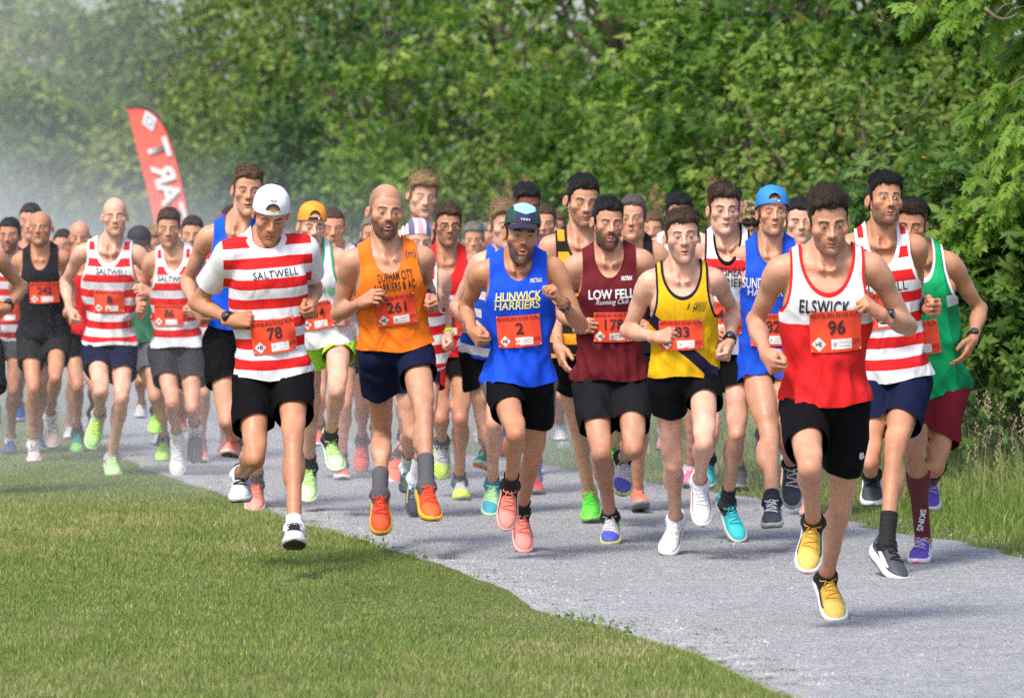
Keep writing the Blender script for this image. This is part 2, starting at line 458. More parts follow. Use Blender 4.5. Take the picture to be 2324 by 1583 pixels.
# ---- hands (right-handed frame: x along the fingers, y out of the palm, z to the thumb)
_HAND = {}
def hand_mesh(kind, lod):
    key = (kind, lod)
    if key in _HAND: return _HAND[key]
    f = Field((-.07, -.06, -.065), (.215, .10, .125), (.0042, .0066, .009)[lod])
    zs = (.029, .010, -.009, -.027)
    f.cone((-.06, 0, 0), (-.0, 0, 0), .0175, .0235, k=.01)
    f.cone((-.0, 0, .008), (.03, 0, .010), .021, .018, k=.015); f.cone((-.0, 0, -.008), (.03, 0, -.012), .021, .017, k=.015)
    f.ell((.045, .006, 0), (.045, .015, .036), k=.012)
    for i, z in enumerate(zs): f.cone((.012, -.002, z * .55), (.086 - .006 * abs(i - 1), -.004, z), .0135, .0115, k=.010)
    f.ell((.035, .014, .026), (.030, .014, .016), k=.012)
    L = ((.040, .024, .019), (.044, .027, .020), (.041, .025, .019), (.033, .019, .017))
    for i, z in enumerate(zs):
        p = np.array((.086 - .006 * abs(i - 1), -.004, z)); r = .0090 if i < 3 else .0080
        if kind in ('fist', 'thumb'): ang = (62 + 7 * i, 150 + 4 * i, 215 + 4 * i)
        elif kind == 'loose': ang = (34 + 9 * i, 95 + 10 * i, 150 + 10 * i)
        else: ang = (8 + 6 * i, 26 + 9 * i, 44 + 9 * i)
        for j in range(3):
            a = math.radians(ang[j]); spread = (.10 - .07 * i) * (kind == 'open')
            q = p + L[i][j] * np.array((math.cos(a), math.sin(a), spread))
            f.cone(p, q, r - .0008 * j, r - .0008 * (j + 1), k=.0022); p = q
    if kind == 'thumb': T = [(.015, .010, .026), (.046, .014, .050), (.060, .012, .082), (.060, .006, .106)]
    elif kind == 'open': T = [(.015, .010, .026), (.048, .022, .046), (.076, .026, .058), (.100, .030, .062)]
    else: T = [(.015, .012, .026), (.050, .026, .044), (.080, .036, .034), (.098, .040, .016)]
    for j, r in enumerate((.0145, .0118, .0104)): f.cone(T[j], T[j + 1], r, r - .0012, k=.005)
    V, Q = f.mesh(); Q = Q[(V[Q][:, :, 0] > -.052).all(1)]
    _HAND[key] = (V, Q); return _HAND[key]
# ---- shoes (t forward, s to the side, u up; origin on the ground under the ankle)
def shoe_meshes():
    if 'shoe' in _HAND: return _HAND['shoe']
    T = np.array([-.078, -.070, -.05, -.02, .01, .045, .08, .115, .15, .178, .195, .203])
    W = np.array([.012, .023, .033, .036, .036, .038, .043, .0475, .046, .037, .023, .008])
    H = np.array([.078, .100, .108, .106, .103, .096, .084, .071, .062, .055, .047, .038])
    B = np.array([.040, .037, .036, .035, .033, .031, .029, .027, .026, .028, .031, .034])
    R = np.array([.016, .008, .002, .000, .000, .000, .000, .001, .006, .013, .019, .024])
    cs = np.linspace(0, np.pi, 13)
    V, pat = [], []
    for t, w, hh, b in zip(T, W, H, B):
        for a in cs:
            ca, sa = math.cos(a), math.sin(a)
            narrow = 1 - .32 * (sa ** 2) * (1 if t < .10 else .4)
            V.append((w * np.sign(ca) * abs(ca) ** .62 * narrow, t, b + (hh - b) * sa ** .75)); pat.append((a, t, hh))
    V = np.array(V); F = grid_faces(len(T), 13)
    up = make_mesh("shoe_upper", V[:, [0, 1, 2]], F); attr(up, "pat", np.array(pat))
    V = []
    for t, w, b, r in zip(T, W, B, R):
        e = .0072 if 0 < t < .18 else .008
        t2 = t * 1.03
        V += [(-w - e * .5, t2, b + .008), (-w - e, t2, b), (-w - e * .9, t2, r + (b - r) * .35), (-w + .001, t2, r), (w - .001, t2, r), (w + e * .9, t2, r + (b - r) * .35), (w + e, t2, b), (w + e * .5, t2, b + .008)]
    n = len(T); F = [grid_faces(n, 8, True), np.array([list(range(8))[::-1]]), np.array([[(n - 1) * 8 + i for i in range(8)]])]
    so = make_mesh("sole", np.array(V), F)
    V = []
    for t, w, b, r in zip(T, W, B, R):
        t2 = t * 1.03; e = .004
        V += [(-w - e, t2, r + .005), (-w + .002, t2, r - .0035), (w - .002, t2, r - .0035), (w + e, t2, r + .005)]
    ou = make_mesh("outsole", np.array(V), [grid_faces(n, 4, True), np.array([[0, 3, 2, 1]]), np.array([[(n - 1) * 4 + i for i in range(4)]])])
    def surf(t, a, off):
        w, b, hh = np.interp(t, T, W), np.interp(t, T, B), np.interp(t, T, H); ca, sa = math.cos(a), math.sin(a)
        return (w * np.sign(ca) * abs(ca) ** .62 * (1 - .32 * sa ** 2 * (1 if t < .10 else .4)), t + off * .5, b + (hh - b) * sa ** .75 + off)
    P = []
    for i in range(6):
        t = .030 + i * .0165; sg = 1 if i % 2 else -1
        P.append(tube([surf(t + sg * .006 * (q - 2) / 2, math.radians(q * 17 + 56), .0022) for q in range(5)], .0034, 5))
    for s in (-1, 1):
        a = np.linspace(0, 2 * np.pi, 9)
        P.append(tube([(s * (.004 + .014 * (1 - math.cos(q))), .034 + .010 * math.sin(q), .106 - .004 * (1 - math.cos(q))) for q in a], .0022, 5))
        P.append(tube([(s * .003, .036, .106), (s * .014, .052, .102), (s * .026, .064, .086)], .002, 5))
    V, F = join(P); la = make_mesh("laces", V, F)
    a = np.linspace(0, 2 * np.pi, 16, endpoint=False)
    V = []
    for rr, z in ((.96, .098), (.98, .105), (.88, .110), (.76, .098)):
        for q in a: V.append((.034 * rr * math.cos(q), -.022 + .048 * rr * math.sin(q), z + .012 * max(0, math.sin(q)) + .008 * max(0, -math.sin(q))))
    co = make_mesh("collar", np.array(V), grid_faces(4, 16, True))
    P = []
    for s in (-1, 1):                                # curved flash on each side of the shoe
        V = []
        for i in range(12):
            q = i / 11; t = .135 - .17 * q; c = .046 + .030 * q ** 2.0; w = .012 * math.sin(np.pi * min(1, q * .9 + .06)) * (1 - .55 * q) + .001
            for dz in (-w, w):
                z = c + dz; ti = np.interp(t, T, W); b = np.interp(t, T, B); hh = np.interp(t, T, H)
                sa = np.clip((z - b) / (hh - b), .01, .99) ** (1 / .75); ca = math.sqrt(1 - sa * sa)
                V.append((s * (ti * ca ** .62 * (1 - .32 * sa ** 2 * (1 if t < .1 else .4)) + .0022), t, z))
        F = np.array([(2 * i, 2 * i + 2, 2 * i + 3, 2 * i + 1) for i in range(11)])
        P.append((np.array(V), F if s > 0 else F[:, ::-1]))
    V, F = join(P); fl = make_mesh("flash", V, F)
    _HAND['shoe'] = (up, so, ou, la, co, fl); return _HAND['shoe']
def shoe_mat(c1, c2, toe=None):
    key = ('shoe', c1, c2)
    if key not in MATS:
        b = NB("shoe_fabric"); s = b.sep(b.attr("pat").outputs["Vector"])
        v = b.n("TexVoronoi"); v.inputs["Scale"].default_value = 420; b.set(v.inputs["Vector"], b.coord())
        base = b.mix(b.math('MULTIPLY', v.outputs["Distance"], .5), c1, tuple(x * .55 for x in c1))
        wob_ = b.math('MULTIPLY', b.math('SINE', b.math('MULTIPLY', s[0], 2.0)), .012)
        w = b.ramp(b.math('ADD', s[1], wob_), [(.128, (0, 0, 0)), (.134, (1, 1, 1))])
        c = b.mix(w, base, c2)
        heel = b.math('LESS_THAN', s[1], -.045); c = b.mix(heel, c, c2)
        b.p(Base_Color=c, Roughness=.62); b.bump(v.outputs["Distance"], .25, .002); MATS[key] = b.m
    return MATS[key]
# ---- hair
_SHELL = {}
def hair_shell(top, side, lod, rec):
    key = (round(top, 3), round(side, 3), lod, rec)
    if key not in _SHELL:
        f = Field((-.13, -.15, -.09), (.13, .16, .19), (.006, .008, .011)[lod])
        f.ell((0, .014, .036), (.0765, .097, .087), k=.02); f.ell((0, -.026, .045), (.068, .064, .063), k=.02)
        f.ell((0, .055, -.02), (.062, .052, .05), k=.03)
        Z = f.ax[2][None, None, :]; Y = f.ax[1][None, :, None]
        th = side + (top - side) * sst(Z + .25 * (-Y), .055, .105)
        f.F = f.F - th.astype(np.float32)
        V, Q = f.mesh(); T = tris_of(Q)
        V = V + vnormals(V, T) * (wob(V * np.array((1.5, .7, 1)), 5, 150)[:, None] * (.0014 + .10 * np.interp(V[:, 2], (0, .1), (side, top))[:, None]))
        keep = V[:, 2] - hairline(V[:, 1], rec) - .004 * wob(V, 9, 130)
        VA, T = clip(np.c_[V.astype(np.float64), keep], T, keep)
        V = VA[:, :3]; N0 = vnormals(V, T); th = np.interp(V[:, 2], (.05, .1), (side, top))
        V = V - N0 * ((1 - sst(VA[:, 3], 0, .016)) * (th + .001))[:, None]
        _SHELL[key] = (V, T, vnormals(V, T))
    return _SHELL[key]
def hair_mesh(S, lod, seed):
    top, side = S.get('top', .016), S.get('side', .006)
    V, T, N = hair_shell(top, side, lod, S.get('rec', 0))
    n = int((3800, 1100, 300)[lod] * S.get('hn', 1.0)); r = np.random.default_rng(seed)
    A = np.linalg.norm(np.cross(V[T[:, 1]] - V[T[:, 0]], V[T[:, 2]] - V[T[:, 0]]), axis=1)
    pick = r.choice(len(T), n, p=A / A.sum()); w = r.dirichlet((1, 1, 1), n)
    P = (V[T[pick]] * w[:, :, None]).sum(1); Nn = (N[T[pick]] * w[:, :, None]).sum(1); Nn /= np.linalg.norm(Nn, axis=1)[:, None]
    st = S.get('style', 'side')
    tz = sst(P[:, 2], .05, .10)
    D = {'side': np.array((.9, -.25, .1)), 'sideL': np.array((-.9, -.25, .1)), 'fwd': np.array((.15, -1, .1)), 'back': np.array((.1, 1, .25)), 'up': np.array((.15, -.5, .9)), 'curl': np.array((0, -.3, .3))}[st]
    down = np.array((0, .18, -1.0))
    fl = D * tz[:, None] + down * (1 - tz)[:, None] + r.normal(0, .30 + (.9 if st == 'curl' else 0), (n, 3))
    # swirl parted by neighbourhood, so locks form
    fl += .85 * np.stack((wob(P, seed + 1, 55), wob(P, seed + 2, 55), wob(P, seed + 3, 55)), 1)
    lift = S.get('lift', .25) * (.4 + .6 * tz)
    fl = fl - Nn * (fl * Nn).sum(1)[:, None]; fl /= np.linalg.norm(fl, axis=1)[:, None] + 1e-9
    Lh = (side * 1.1 + (top * 1.25 - side) * tz + .006) * r.uniform(.6, 1.25, n)
    sidev = np.cross(fl, Nn); wd = r.uniform(.0005, .0012, n)[:, None] * (1, 1.4, 2)[lod]
    curl = .5 if st == 'curl' else .12
    p0 = P - Nn * .003; d0 = fl + Nn * (lift * r.uniform(.2, 1.6, n) + .06)[:, None]
    p1 = p0 + d0 * (Lh * .55)[:, None]; p2 = p1 + (fl - Nn * .22 + r.normal(0, curl, (n, 3))) * (Lh * .5)[:, None]
    VV = np.stack((p0 - sidev * wd, p0 + sidev * wd, p1 - sidev * wd * .8, p1 + sidev * wd * .8, p2), 1).reshape(-1, 3)
    b = np.arange(n)[:, None] * 5
    return join([(V, T), (VV, [b + np.array([[0, 1, 3, 2]]), b + np.array([[2, 3, 4]])])])
def hair_mat(c):
    key = ('hair', c)
    if key not in MATS:
        b = NB("hair"); n = b.noise(1.0, 4, .6, b.mapping(b.coord(), (300, 60, 150)))
        c1 = tuple(x * .35 for x in c); c2 = tuple(min(1, x * 1.7 + .002) for x in c)
        MATS[key] = b.p(Base_Color=b.ramp(n, [(.3, c1), (.72, c2)]), Roughness=.5, Specular_IOR_Level=.22)
        b.bump(n, .9, .006)
    return MATS[key]
# ---- caps, glasses
def cap_shell(f_keep, grow=.013, h=.008):
    f = Field((-.12, -.15, -.05), (.12, .16, .17), h)
    f.ell((0, .014, .036), (.0765, .097, .087), k=.02, grow=grow); f.ell((0, -.026, .045), (.068, .064, .063), k=.02, grow=grow)
    f.ell((0, .0, .085), (.070, .080, .052), k=.02, grow=grow)
    V, Q = f.mesh(); T = tris_of(Q); V = V.astype(np.float64)
    V = V + vnormals(V, T) * (.0012 * wob(V, 3, 90))[:, None]
    for k in f_keep:
        V, T = clip(V, T, k(V))
    return V, T
def brim_mesh(front=-1, length=.068, z0=.040):
    V = []; nu, nv = 17, 6
    for sgn in (1, -1):
        for i in range(nu):
            a = math.radians(-62 + 124 * i / (nu - 1))
            for j in range(nv):
                q = j / (nv - 1); ext = length * (1 - (abs(a) / 1.2) ** 2.4 * .75) * q
                x = (.082 + .18 * ext) * math.sin(a); y = (.099 * math.cos(a) + ext)
                V.append((x, front * y - (.0 if front < 0 else -.012), z0 - .012 * (abs(x) / .08) ** 2 * (1 + q) - .16 * ext * (1 if front < 0 else .6) + sgn * .0014))
    n = nu * nv; F1 = grid_faces(nu, nv); F2 = grid_faces(nu, nv)[:, ::-1] + n
    E = []
    for i in range(nu - 1):
        k = i * nv + nv - 1; E.append((k, k + nv, k + nv + n, k + n))
    F = np.concatenate((F1, F2, np.array(E)))
    return np.array(V), F if front > 0 else F[:, ::-1]
# ------------------------------------------------------------------ garments: patterns by body coordinates
def cloth_mat(name, base, layers=(), rough=.72, key=None):
    key = ('cloth', name, base, str(layers))
    if key in MATS: return MATS[key]
    b = NB(name); s = b.sep(b.attr("pat").outputs["Vector"]); e = b.sep(b.attr("edg").outputs["Vector"])
    X, Y, H = s[0], s[1], s[2]
    wv = b.noise(7, 2); Hw = b.math('ADD', H, b.math('MULTIPLY', b.math('SUBTRACT', wv, .5), .012))
    c = base
    for L in layers:
        k, col = L[0], L[-1]
        if k == 'below': f = b.math('LESS_THAN', Hw, L[1])
        elif k == 'band': f = b.math('MULTIPLY', b.math('GREATER_THAN', Hw, L[1]), b.math('LESS_THAN', Hw, L[2]))
        elif k == 'stripes': f = b.math('LESS_THAN', b.math('FRACT', b.math('DIVIDE', b.math('ADD', Hw, L[1] + 10.0 * L[2]), L[2])), L[3])
        elif k == 'stripes_out':                       # stripes only outside |x| or below
            f = b.math('LESS_THAN', b.math('FRACT', b.math('DIVIDE', b.math('ADD', Hw, L[1] + 10.0 * L[2]), L[2])), L[3])
        elif k == 'xout': f = b.math('GREATER_THAN', b.math('ABSOLUTE', X), L[1])
        elif k == 'xright': f = b.math('GREATER_THAN', X, L[1])
        elif k == 'xband': f = b.math('MULTIPLY', b.math('GREATER_THAN', X, L[1]), b.math('LESS_THAN', X, L[2]))
        elif k == 'diag': f = b.math('LESS_THAN', b.math('ABSOLUTE', b.math('ADD', b.math('MULTIPLY', X, L[1]), b.math('SUBTRACT', H, L[2]))), L[3])
        elif k == 'neck': f = b.math('LESS_THAN', e[0], L[1])
        elif k == 'arm': f = b.math('LESS_THAN', e[1], L[1])
        elif k == 'hem': f = b.math('LESS_THAN', e[2], L[1])
        elif k == 'side': f = b.math('GREATER_THAN', b.math('ABSOLUTE', b.math('DIVIDE', X, b.math('ADD', .02, b.math('ABSOLUTE', Y)))), L[1])
        c = b.mix(f, c, col)
    n = b.noise(28, 3, .6); c = b.mix(1.0, c, b.ramp(n, [(.25, (.90, .90, .90)), (.75, (1, 1, 1))]), 'MULTIPLY')
    fold = b.noise(4.2, 2, .45, b.mapping(b.coord(), (1.6, 1.6, .8)), 1.2)
    mesh = b.noise(700, 1)
    b.p(Base_Color=c, Roughness=rough, Specular_IOR_Level=.08)
    b1 = b.n("Bump"); b1.inputs["Strength"].default_value = .55; b1.inputs["Distance"].default_value = .045; b.set(b1.inputs["Height"], fold)
    b2 = b.n("Bump"); b2.inputs["Strength"].default_value = .15; b2.inputs["Distance"].default_value = .002; b.set(b2.inputs["Height"], mesh)
    b.t.links.new(b1.outputs[0], b2.inputs["Normal"]); b.t.links.new(b2.outputs[0], b.bsdf.inputs["Normal"])
    MATS[key] = b.m; return b.m
# ------------------------------------------------------------------ text and flat print
_TXT = {}
def text_mesh(body, bold=0.0, sp=1.0, shear=0.0):
    key = (body, bold, sp, shear)
    if key not in _TXT:
        c = bpy.data.curves.new("t", 'FONT'); c.body = body; c.size = 1; c.resolution_u = 4; c.offset = bold
        c.align_x = 'CENTER'; c.align_y = 'CENTER'; c.space_character = sp; c.shear = shear; c.space_line = .82
        o = bpy.data.objects.new("t", c); me = o.to_mesh()
        V = np.array([v.co[:] for v in me.vertices]).reshape(-1, 3)
        T = np.array([p.vertices[:] for p in me.polygons if len(p.vertices) == 3]); Q = [p.vertices[:] for p in me.polygons if len(p.vertices) == 4]
        F = ([T] if len(T) else []) + ([np.array(Q)] if Q else [])
        o.to_mesh_clear(); bpy.data.objects.remove(o); bpy.data.curves.remove(c)
        lo, hi = V.min(0), V.max(0); V = V - (lo + hi) / 2
        _TXT[key] = (V[:, :2], F, (hi - lo)[:2])
    return _TXT[key]
class Drape:
    """lays flat print on the front of a garment: (x, h) in the frame of the torso"""
    def __init__(s, V, T, fr):
        s.bvh = BVHTree.FromPolygons([tuple(v) for v in V], [tuple(t) for t in T]); s.fr = fr
    def put(s, xy, off):
        P, r, b, u = s.fr; out = []; last = None
        for x, h in xy:
            o = P + r * x + u * h - b * .6
            hit = s.bvh.ray_cast(Vector(o), Vector(b), 1.2)
            if hit[0] is None: d = last if last is not None else .48
            else: d = hit[3]
            if last is not None and abs(d - last) > .06: d = last
            last = d; out.append(o + b * (d - off))
        return np.array(out)
    def text(s, name, body, cx, ch, width, m, parent, off=.0035, bold=.0, height=None, rot=0.0, sp=1.0, shear=0.0, label=None):
        V, F, sz = text_mesh(body, bold, sp, shear); k = width / sz[0]; ky = k if height is None else height / sz[1]
        xy = V * (k, ky); c, q = math.cos(rot), math.sin(rot); xy = xy @ np.array([[c, q], [-q, c]]) + (cx, ch)
        return add(name, make_mesh(name, s.put(xy, off), F, False), m, parent, label)
    def patch(s, name, poly, cx, ch, m, parent, off=.003, rot=0.0):
        """poly: list of (x,y) convex-ish outline -> fan"""
        xy = np.array(poly); c, q = math.cos(rot), math.sin(rot); xy = xy @ np.array([[c, q], [-q, c]]) + (cx, ch)
        n = len(poly); m_ = 4                            # rings, so that it follows the cloth
        e = np.concatenate([xy[i] + (xy[(i + 1) % n] - xy[i]) * np.arange(m_)[:, None] / m_ for i in range(n)]); c0 = e.mean(0); ne = len(e)
        xy = np.concatenate([c0 + (e - c0) * k for k in (1, .66, .33)] + [[c0]])
        F = [np.array([(k * ne + i, k * ne + (i + 1) % ne, (k + 1) * ne + (i + 1) % ne, (k + 1) * ne + i) for k in (0, 1) for i in range(ne)]),
             np.array([(2 * ne + i, 2 * ne + (i + 1) % ne, 3 * ne) for i in range(ne)])]
        return add(name, make_mesh(name, s.put(xy, off), F, False), m, parent)
    def sheet(s, name, cx, ch, w, h, m, parent, off=.004, rot=0.0, nu=12, nv=9, ruffle=.0, seed=0):
        g = np.array([((i / (nu - 1) - .5) * w, (j / (nv - 1) - .5) * h) for i in range(nu) for j in range(nv)])
        c, q = math.cos(rot), math.sin(rot); xy = g @ np.array([[c, q], [-q, c]]) + (cx, ch)
        P = s.put(xy, off)
        d = ((P - s.fr[0]) @ s.fr[2]).reshape(nu, nv)        # paper bends less than cloth: smooth the depth
        for _ in range(3):
            e = np.pad(d, 1, mode='edge'); sm = (e[:-2, 1:-1] + e[2:, 1:-1] + e[1:-1, :-2] + e[1:-1, 2:]) / 4
            d = np.minimum(d, .5 * d + .5 * sm)
        d = d.ravel() - (P - s.fr[0]) @ s.fr[2]
        P = P + s.fr[2] * d[:, None] - s.fr[2] * (ruffle * np.abs(wob(P, seed, 38)))[:, None]
        s2 = Drape(P, tris_of(grid_faces(nu, nv)), s.fr)
        return add(name, make_mesh(name, P, grid_faces(nu, nv)[:, ::-1]), m, parent), s2
# ------------------------------------------------------------------ pose from the photograph
def tmpl(xc, top, fy, st='R', w=1.0):
    h = fy - top; s = 1 if st == 'R' else -1
    J = dict(sl=(xc - .100 * h * w, top + .185 * h), sr=(xc + .100 * h * w, top + .185 * h),
             el=(xc - .145 * h * w, top + .315 * h), er=(xc + .145 * h * w, top + .315 * h),
             wl=(xc - .10 * h, top + (.385 if s > 0 else .34) * h), wr=(xc + .10 * h, top + (.34 if s > 0 else .385) * h),
             hl=(xc - .075 * h, top + (.375 if s > 0 else .31) * h), hr=(xc + .075 * h, top + (.31 if s > 0 else .375) * h),
             pl=(xc - .048 * h, top + .475 * h), pr=(xc + .048 * h, top + .475 * h))
    a, b = ('r', 'l') if s > 0 else ('l', 'r')
    J['k' + a] = (xc + s * .045 * h, top + .715 * h); J['a' + a] = (xc + s * .030 * h, top + .94 * h); J['t' + a] = (xc + s * .035 * h, top + .995 * h)
    J['k' + b] = (xc - s * .055 * h, top + .70 * h); J['a' + b] = (xc - s * .050 * h, top + .80 * h); J['t' + b] = (xc - s * .055 * h, top + .875 * h)
    return J
def pose(S):
    fy = S['fy']; Y0 = CAMH * FPX / (fy - YH)
    J = tmpl(S['x'], S['top'], fy, S.get('st', 'R'), S.get('w', 1.0)); J.update(S.get('J', {}))
    sg = dict(el=1, er=1, wl=-1, wr=-1, kl=-1, kr=-1, al=1, ar=1, tl=-1, tr=-1)
    a = 'r' if S.get('st', 'R') == 'R' else 'l'
    sg.update(S.get('sg', {}))
    for it in range(12):
        ppm = FPX / Y0; H = S.get('H', 1.79)
        D = {}
        lean = S.get('lean', -.07)
        def U(k, d): return world_pt(J[k][0], J[k][1], Y0 + d) - np.array((0, Y0, 0))
        for k in ('pl', 'pr'): D[k] = S.get('d' + k, 0.0)
        tw = S.get('twist', 0.0)
        D['sl'] = lean - tw; D['sr'] = lean + tw
        def chain(k, p, L, flex=1.0):
            q2 = (np.array(J[k]) - np.array(J[p])) / ppm; l2 = float(q2 @ q2)
            D[k] = D[p] + sg.get(k, -1) * math.sqrt(max(0, L * L - l2))
        for s in 'lr':
            chain('e' + s, 's' + s, .172 * H); chain('w' + s, 'e' + s, .147 * H)
            chain('k' + s, 'p' + s, .245 * H); chain('a' + s, 'k' + s, .243 * H)
        P = {k: U(k, D[k]) for k in D}
        low = 9
        feet = {}
        for s in 'lr':
            a_, t_ = P['a' + s], np.array(J['t' + s])
            L = .118 * H; q2 = (t_ - np.array(J['a' + s])) / ppm; l = math.sqrt(float(q2 @ q2))
            d = sg['t' + s] * math.sqrt(max(0, L * L - l * l))
            v = nrm(world_pt(t_[0], t_[1], Y0 + D['a' + s] + d) - np.array((0, Y0, 0)) - a_)
            sh = nrm(P['k' + s] - a_)
            sh = nrm(sh + np.array((0, -.9, 0)) * max(0, -v[2] - .35)); u = sh - v * (sh @ v)
            if np.linalg.norm(u) < .15: u = np.array((0, -.3, 1.)) - v * (np.array((0, -.3, 1.)) @ v)
            u = nrm(u); ang = math.radians(23)
            t = v * math.cos(ang) + u * math.sin(ang); u2 = u * math.cos(ang) - v * math.sin(ang)
            if 'u' + s in S: u2 = nrm(np.array(S['u' + s]) - t * (np.array(S['u' + s]) @ t))
            feet[s] = (nrm(t), nrm(u2))
            for tt in (-.07, .12, .20): low = min(low, (a_ + t * tt * S.get('fs', 1) - u2 * (.085 - (.02 if tt > .15 else 0)))[2])
        err = low - S.get('clr', 0.0)
        Y0 += err * FPX / (fy - YH) * .9
    return P, feet, Y0, J
# ------------------------------------------------------------------ the figure
GROUP = "runners in the road race"
def build_person(S):
    P, feet, Y0, J = pose(S); ppm = FPX / Y0; H = S.get('H', 1.79); lod = S.get('lod', 0)
    R = H / 1.79; bd = S.get('build', .95); rv = np.random.default_rng(S['seed'])
    S.setdefault('fw', rv.uniform(.91, .99)); S.setdefault('jaw', rv.uniform(.82, 1.05)); S.setdefault('nose', rv.uniform(-.9, .9)); S.setdefault('chinl', rv.uniform(-.07, .10)); S.setdefault('browz', rv.uniform(-.0015, .0025))
    X0 = (S['x'] - CXP) / ppm
    root = thing("person", (X0, Y0, 0), S['label'], "person", GROUP)
    off = np.array((X0, 0, 0)); P = {k: v - off for k, v in P.items()}
    def px(x, y, d=0.0): return world_pt(x, y, Y0 + d) - np.array((X0, Y0, 0))
    # frames
    Pm = (P['pl'] + P['pr']) / 2; C = (P['sl'] + P['sr']) / 2
    u = nrm(C - Pm); r = nrm(P['sr'] - P['sl']); rp = nrm(P['pr'] - P['pl'])
    r = nrm(r - u * (r @ u)); b = np.cross(u, r); rp = nrm(rp - u * (rp @ u)); bp = np.cross(u, rp)
    rc = nrm(r + rp); bc = np.cross(u, rc)
    Lt = np.linalg.norm(C - Pm); sw = np.linalg.norm(P['sr'] - P['sl']) / 2
    Mt, Mp, Mc = np.array((r, b, u)), np.array((rp, bp, u)), np.array((rc, bc, u))
    g = R * bd; q = sw / .185
    # head
    hr_ = S['head']                                   # top, chin, x of the face, yaw, pitch, roll in degrees
    top, chin, hx, yaw, pit, rol = hr_
    hair_t = S.get('top_', S.get('top_h', .012))
    sc = S.get('hs') or float(np.clip((chin - top) / ppm / (.240 + hair_t + .0006 * abs(pit)), .93, 1.07))
    hy = (top + chin) / 2 + (hair_t * .5 - .003) * sc * ppm
    hd = S.get('hd', S.get('lean', -.07) - .045)
    Hc = px(hx, hy, hd)
    Rh = Matrix.Rotation(math.radians(yaw), 3, 'Z') @ Matrix.Rotation(math.radians(rol), 3, 'Y') @ Matrix.Rotation(math.radians(pit), 3, 'X')
    Hm = Matrix.Translation(Vector(Hc)) @ (Rh.to_4x4()) @ Matrix.Diagonal((sc * S.get('fw', .955), sc, sc, 1))
    Hn = np.array(Hm)
    hp = lambda v: (Hn @ np.array((*v, 1)))[:3]
    neckb = C + u * .035 * R + b * .015
    # ---- body surface
    keys = list(P.values()) + [Hc]
    lo, hi = np.min(keys, 0) - .16, np.max(keys, 0) + .16
    vox = (.0150, .026, .03)[lod]
    f = Field(lo, hi, vox)
    def torso(f, grow, k, loose=0.0):
        A = lambda x, y, h, M: Pm + M[0] * x + M[1] * y + M[2] * h
        f.ell(A(0, .012, .045, Mp), np.array((.150, .112 + loose * .4, .125)) * g, Mp, k, grow=grow)
        for s in (-1, 1): f.ell(A(s * .075 * g, .055, -.02, Mp), np.array((.078, .080, .090)) * g, Mp, k, grow=grow)
        f.ell(A(0, -.005, .36 * Lt, Mc), np.array((.138 + loose * .5, .098 + loose, .19)) * (g, g, 1), Mc, k, grow=grow)
        f.ell(A(0, .0, .68 * Lt, Mt), np.array((.152 * q, .112 + loose * .3, .20)) * (1, g, 1), Mt, k, grow=grow)
        for s in (-1, 1):
            f.ell(A(s * .072, -.078 * g, .795 * Lt, Mt), np.array((.078, .036, .062)), Mt, k, grow=grow)
            f.ell(A(s * .118 * q, .02, .66 * Lt, Mt), np.array((.048, .078, .14)), Mt, k, grow=grow)
            S_ = P['sr'] if s > 0 else P['sl']
            f.cone(C + (S_ - C) * .25 + b * .012, S_ + (C - S_) * .06 + b * .008, .066 * g, .056 * g, k, grow=grow)
            f.cone(neckb + u * .055 + b * .012, C + (S_ - C) * .72 + u * .012 + b * .014, .046, .042, k * .8, grow=grow)
    torso(f, 0, .045)
    hb = hp((0, .022, -.07))
    f.cone(neckb - u * .03, hb, .064 * g, .056, .03)
    notch = C + u * .005 - b * .078
    for s in (-1, 1):
        S_ = P['sr'] if s > 0 else P['sl']
        if S.get('kit', {}).get('tee'): continue
        f.cone(notch + r * s * .018 - u * 0, hp((s * .060, .022, -.045)), .013, .012, .014)
        f.cone(notch + r * s * .02 + u * .006, S_ * .55 + C * .45 + u * .026 - b * .030, .0115, .008, .02)
    f.ell(notch + u * .022 + b * .004, (.016, .016, .016), None, .02, carve=True)
    # arms
    arms = {}
    for s_, sx in (('l', -1), ('r', 1)):
        S_, E_, W_ = P['s' + s_], P['e' + s_], P['w' + s_]
        ax = nrm(E_ - S_); fx = nrm(W_ - E_); fat = S.get('arm', .93) * g
        fore = nrm(fx - ax * (fx @ ax)) if abs(fx @ ax) < .97 else -b
        f.ell(S_ + ax * .045 + r * sx * .006, np.array((.053, .053, .082)) * fat, np.array((nrm(np.cross(ax, fore)), fore, ax)), .018)
        f.cone(S_, E_, .046 * fat, .0365 * fat, .03)
        f.ell(S_ + ax * .57 * np.linalg.norm(E_ - S_) + fore * .014, np.array((.037, .036, .085)) * fat, np.array((np.cross(ax, fore), fore, ax)), .02)
        f.ell(S_ + ax * .46 * np.linalg.norm(E_ - S_) - fore * .020, np.array((.034, .032, .085)) * fat, np.array((np.cross(ax, fore), fore, ax)), .02)
        f.cone(E_, W_, .036 * fat, .0255 * R, .02)
        f.ell(E_ + fx * .075, np.array((.045, .042, .088)) * fat, np.array((nrm(np.cross(fx, ax) + 1e-3), nrm(np.cross(fx, nrm(np.cross(fx, ax) + 1e-3))), fx)), .02)
        f.ell(E_ - fore * .012 , (.03, .03, .03), None, .02)
        arms[s_] = (ax, fx)
    legs = {}
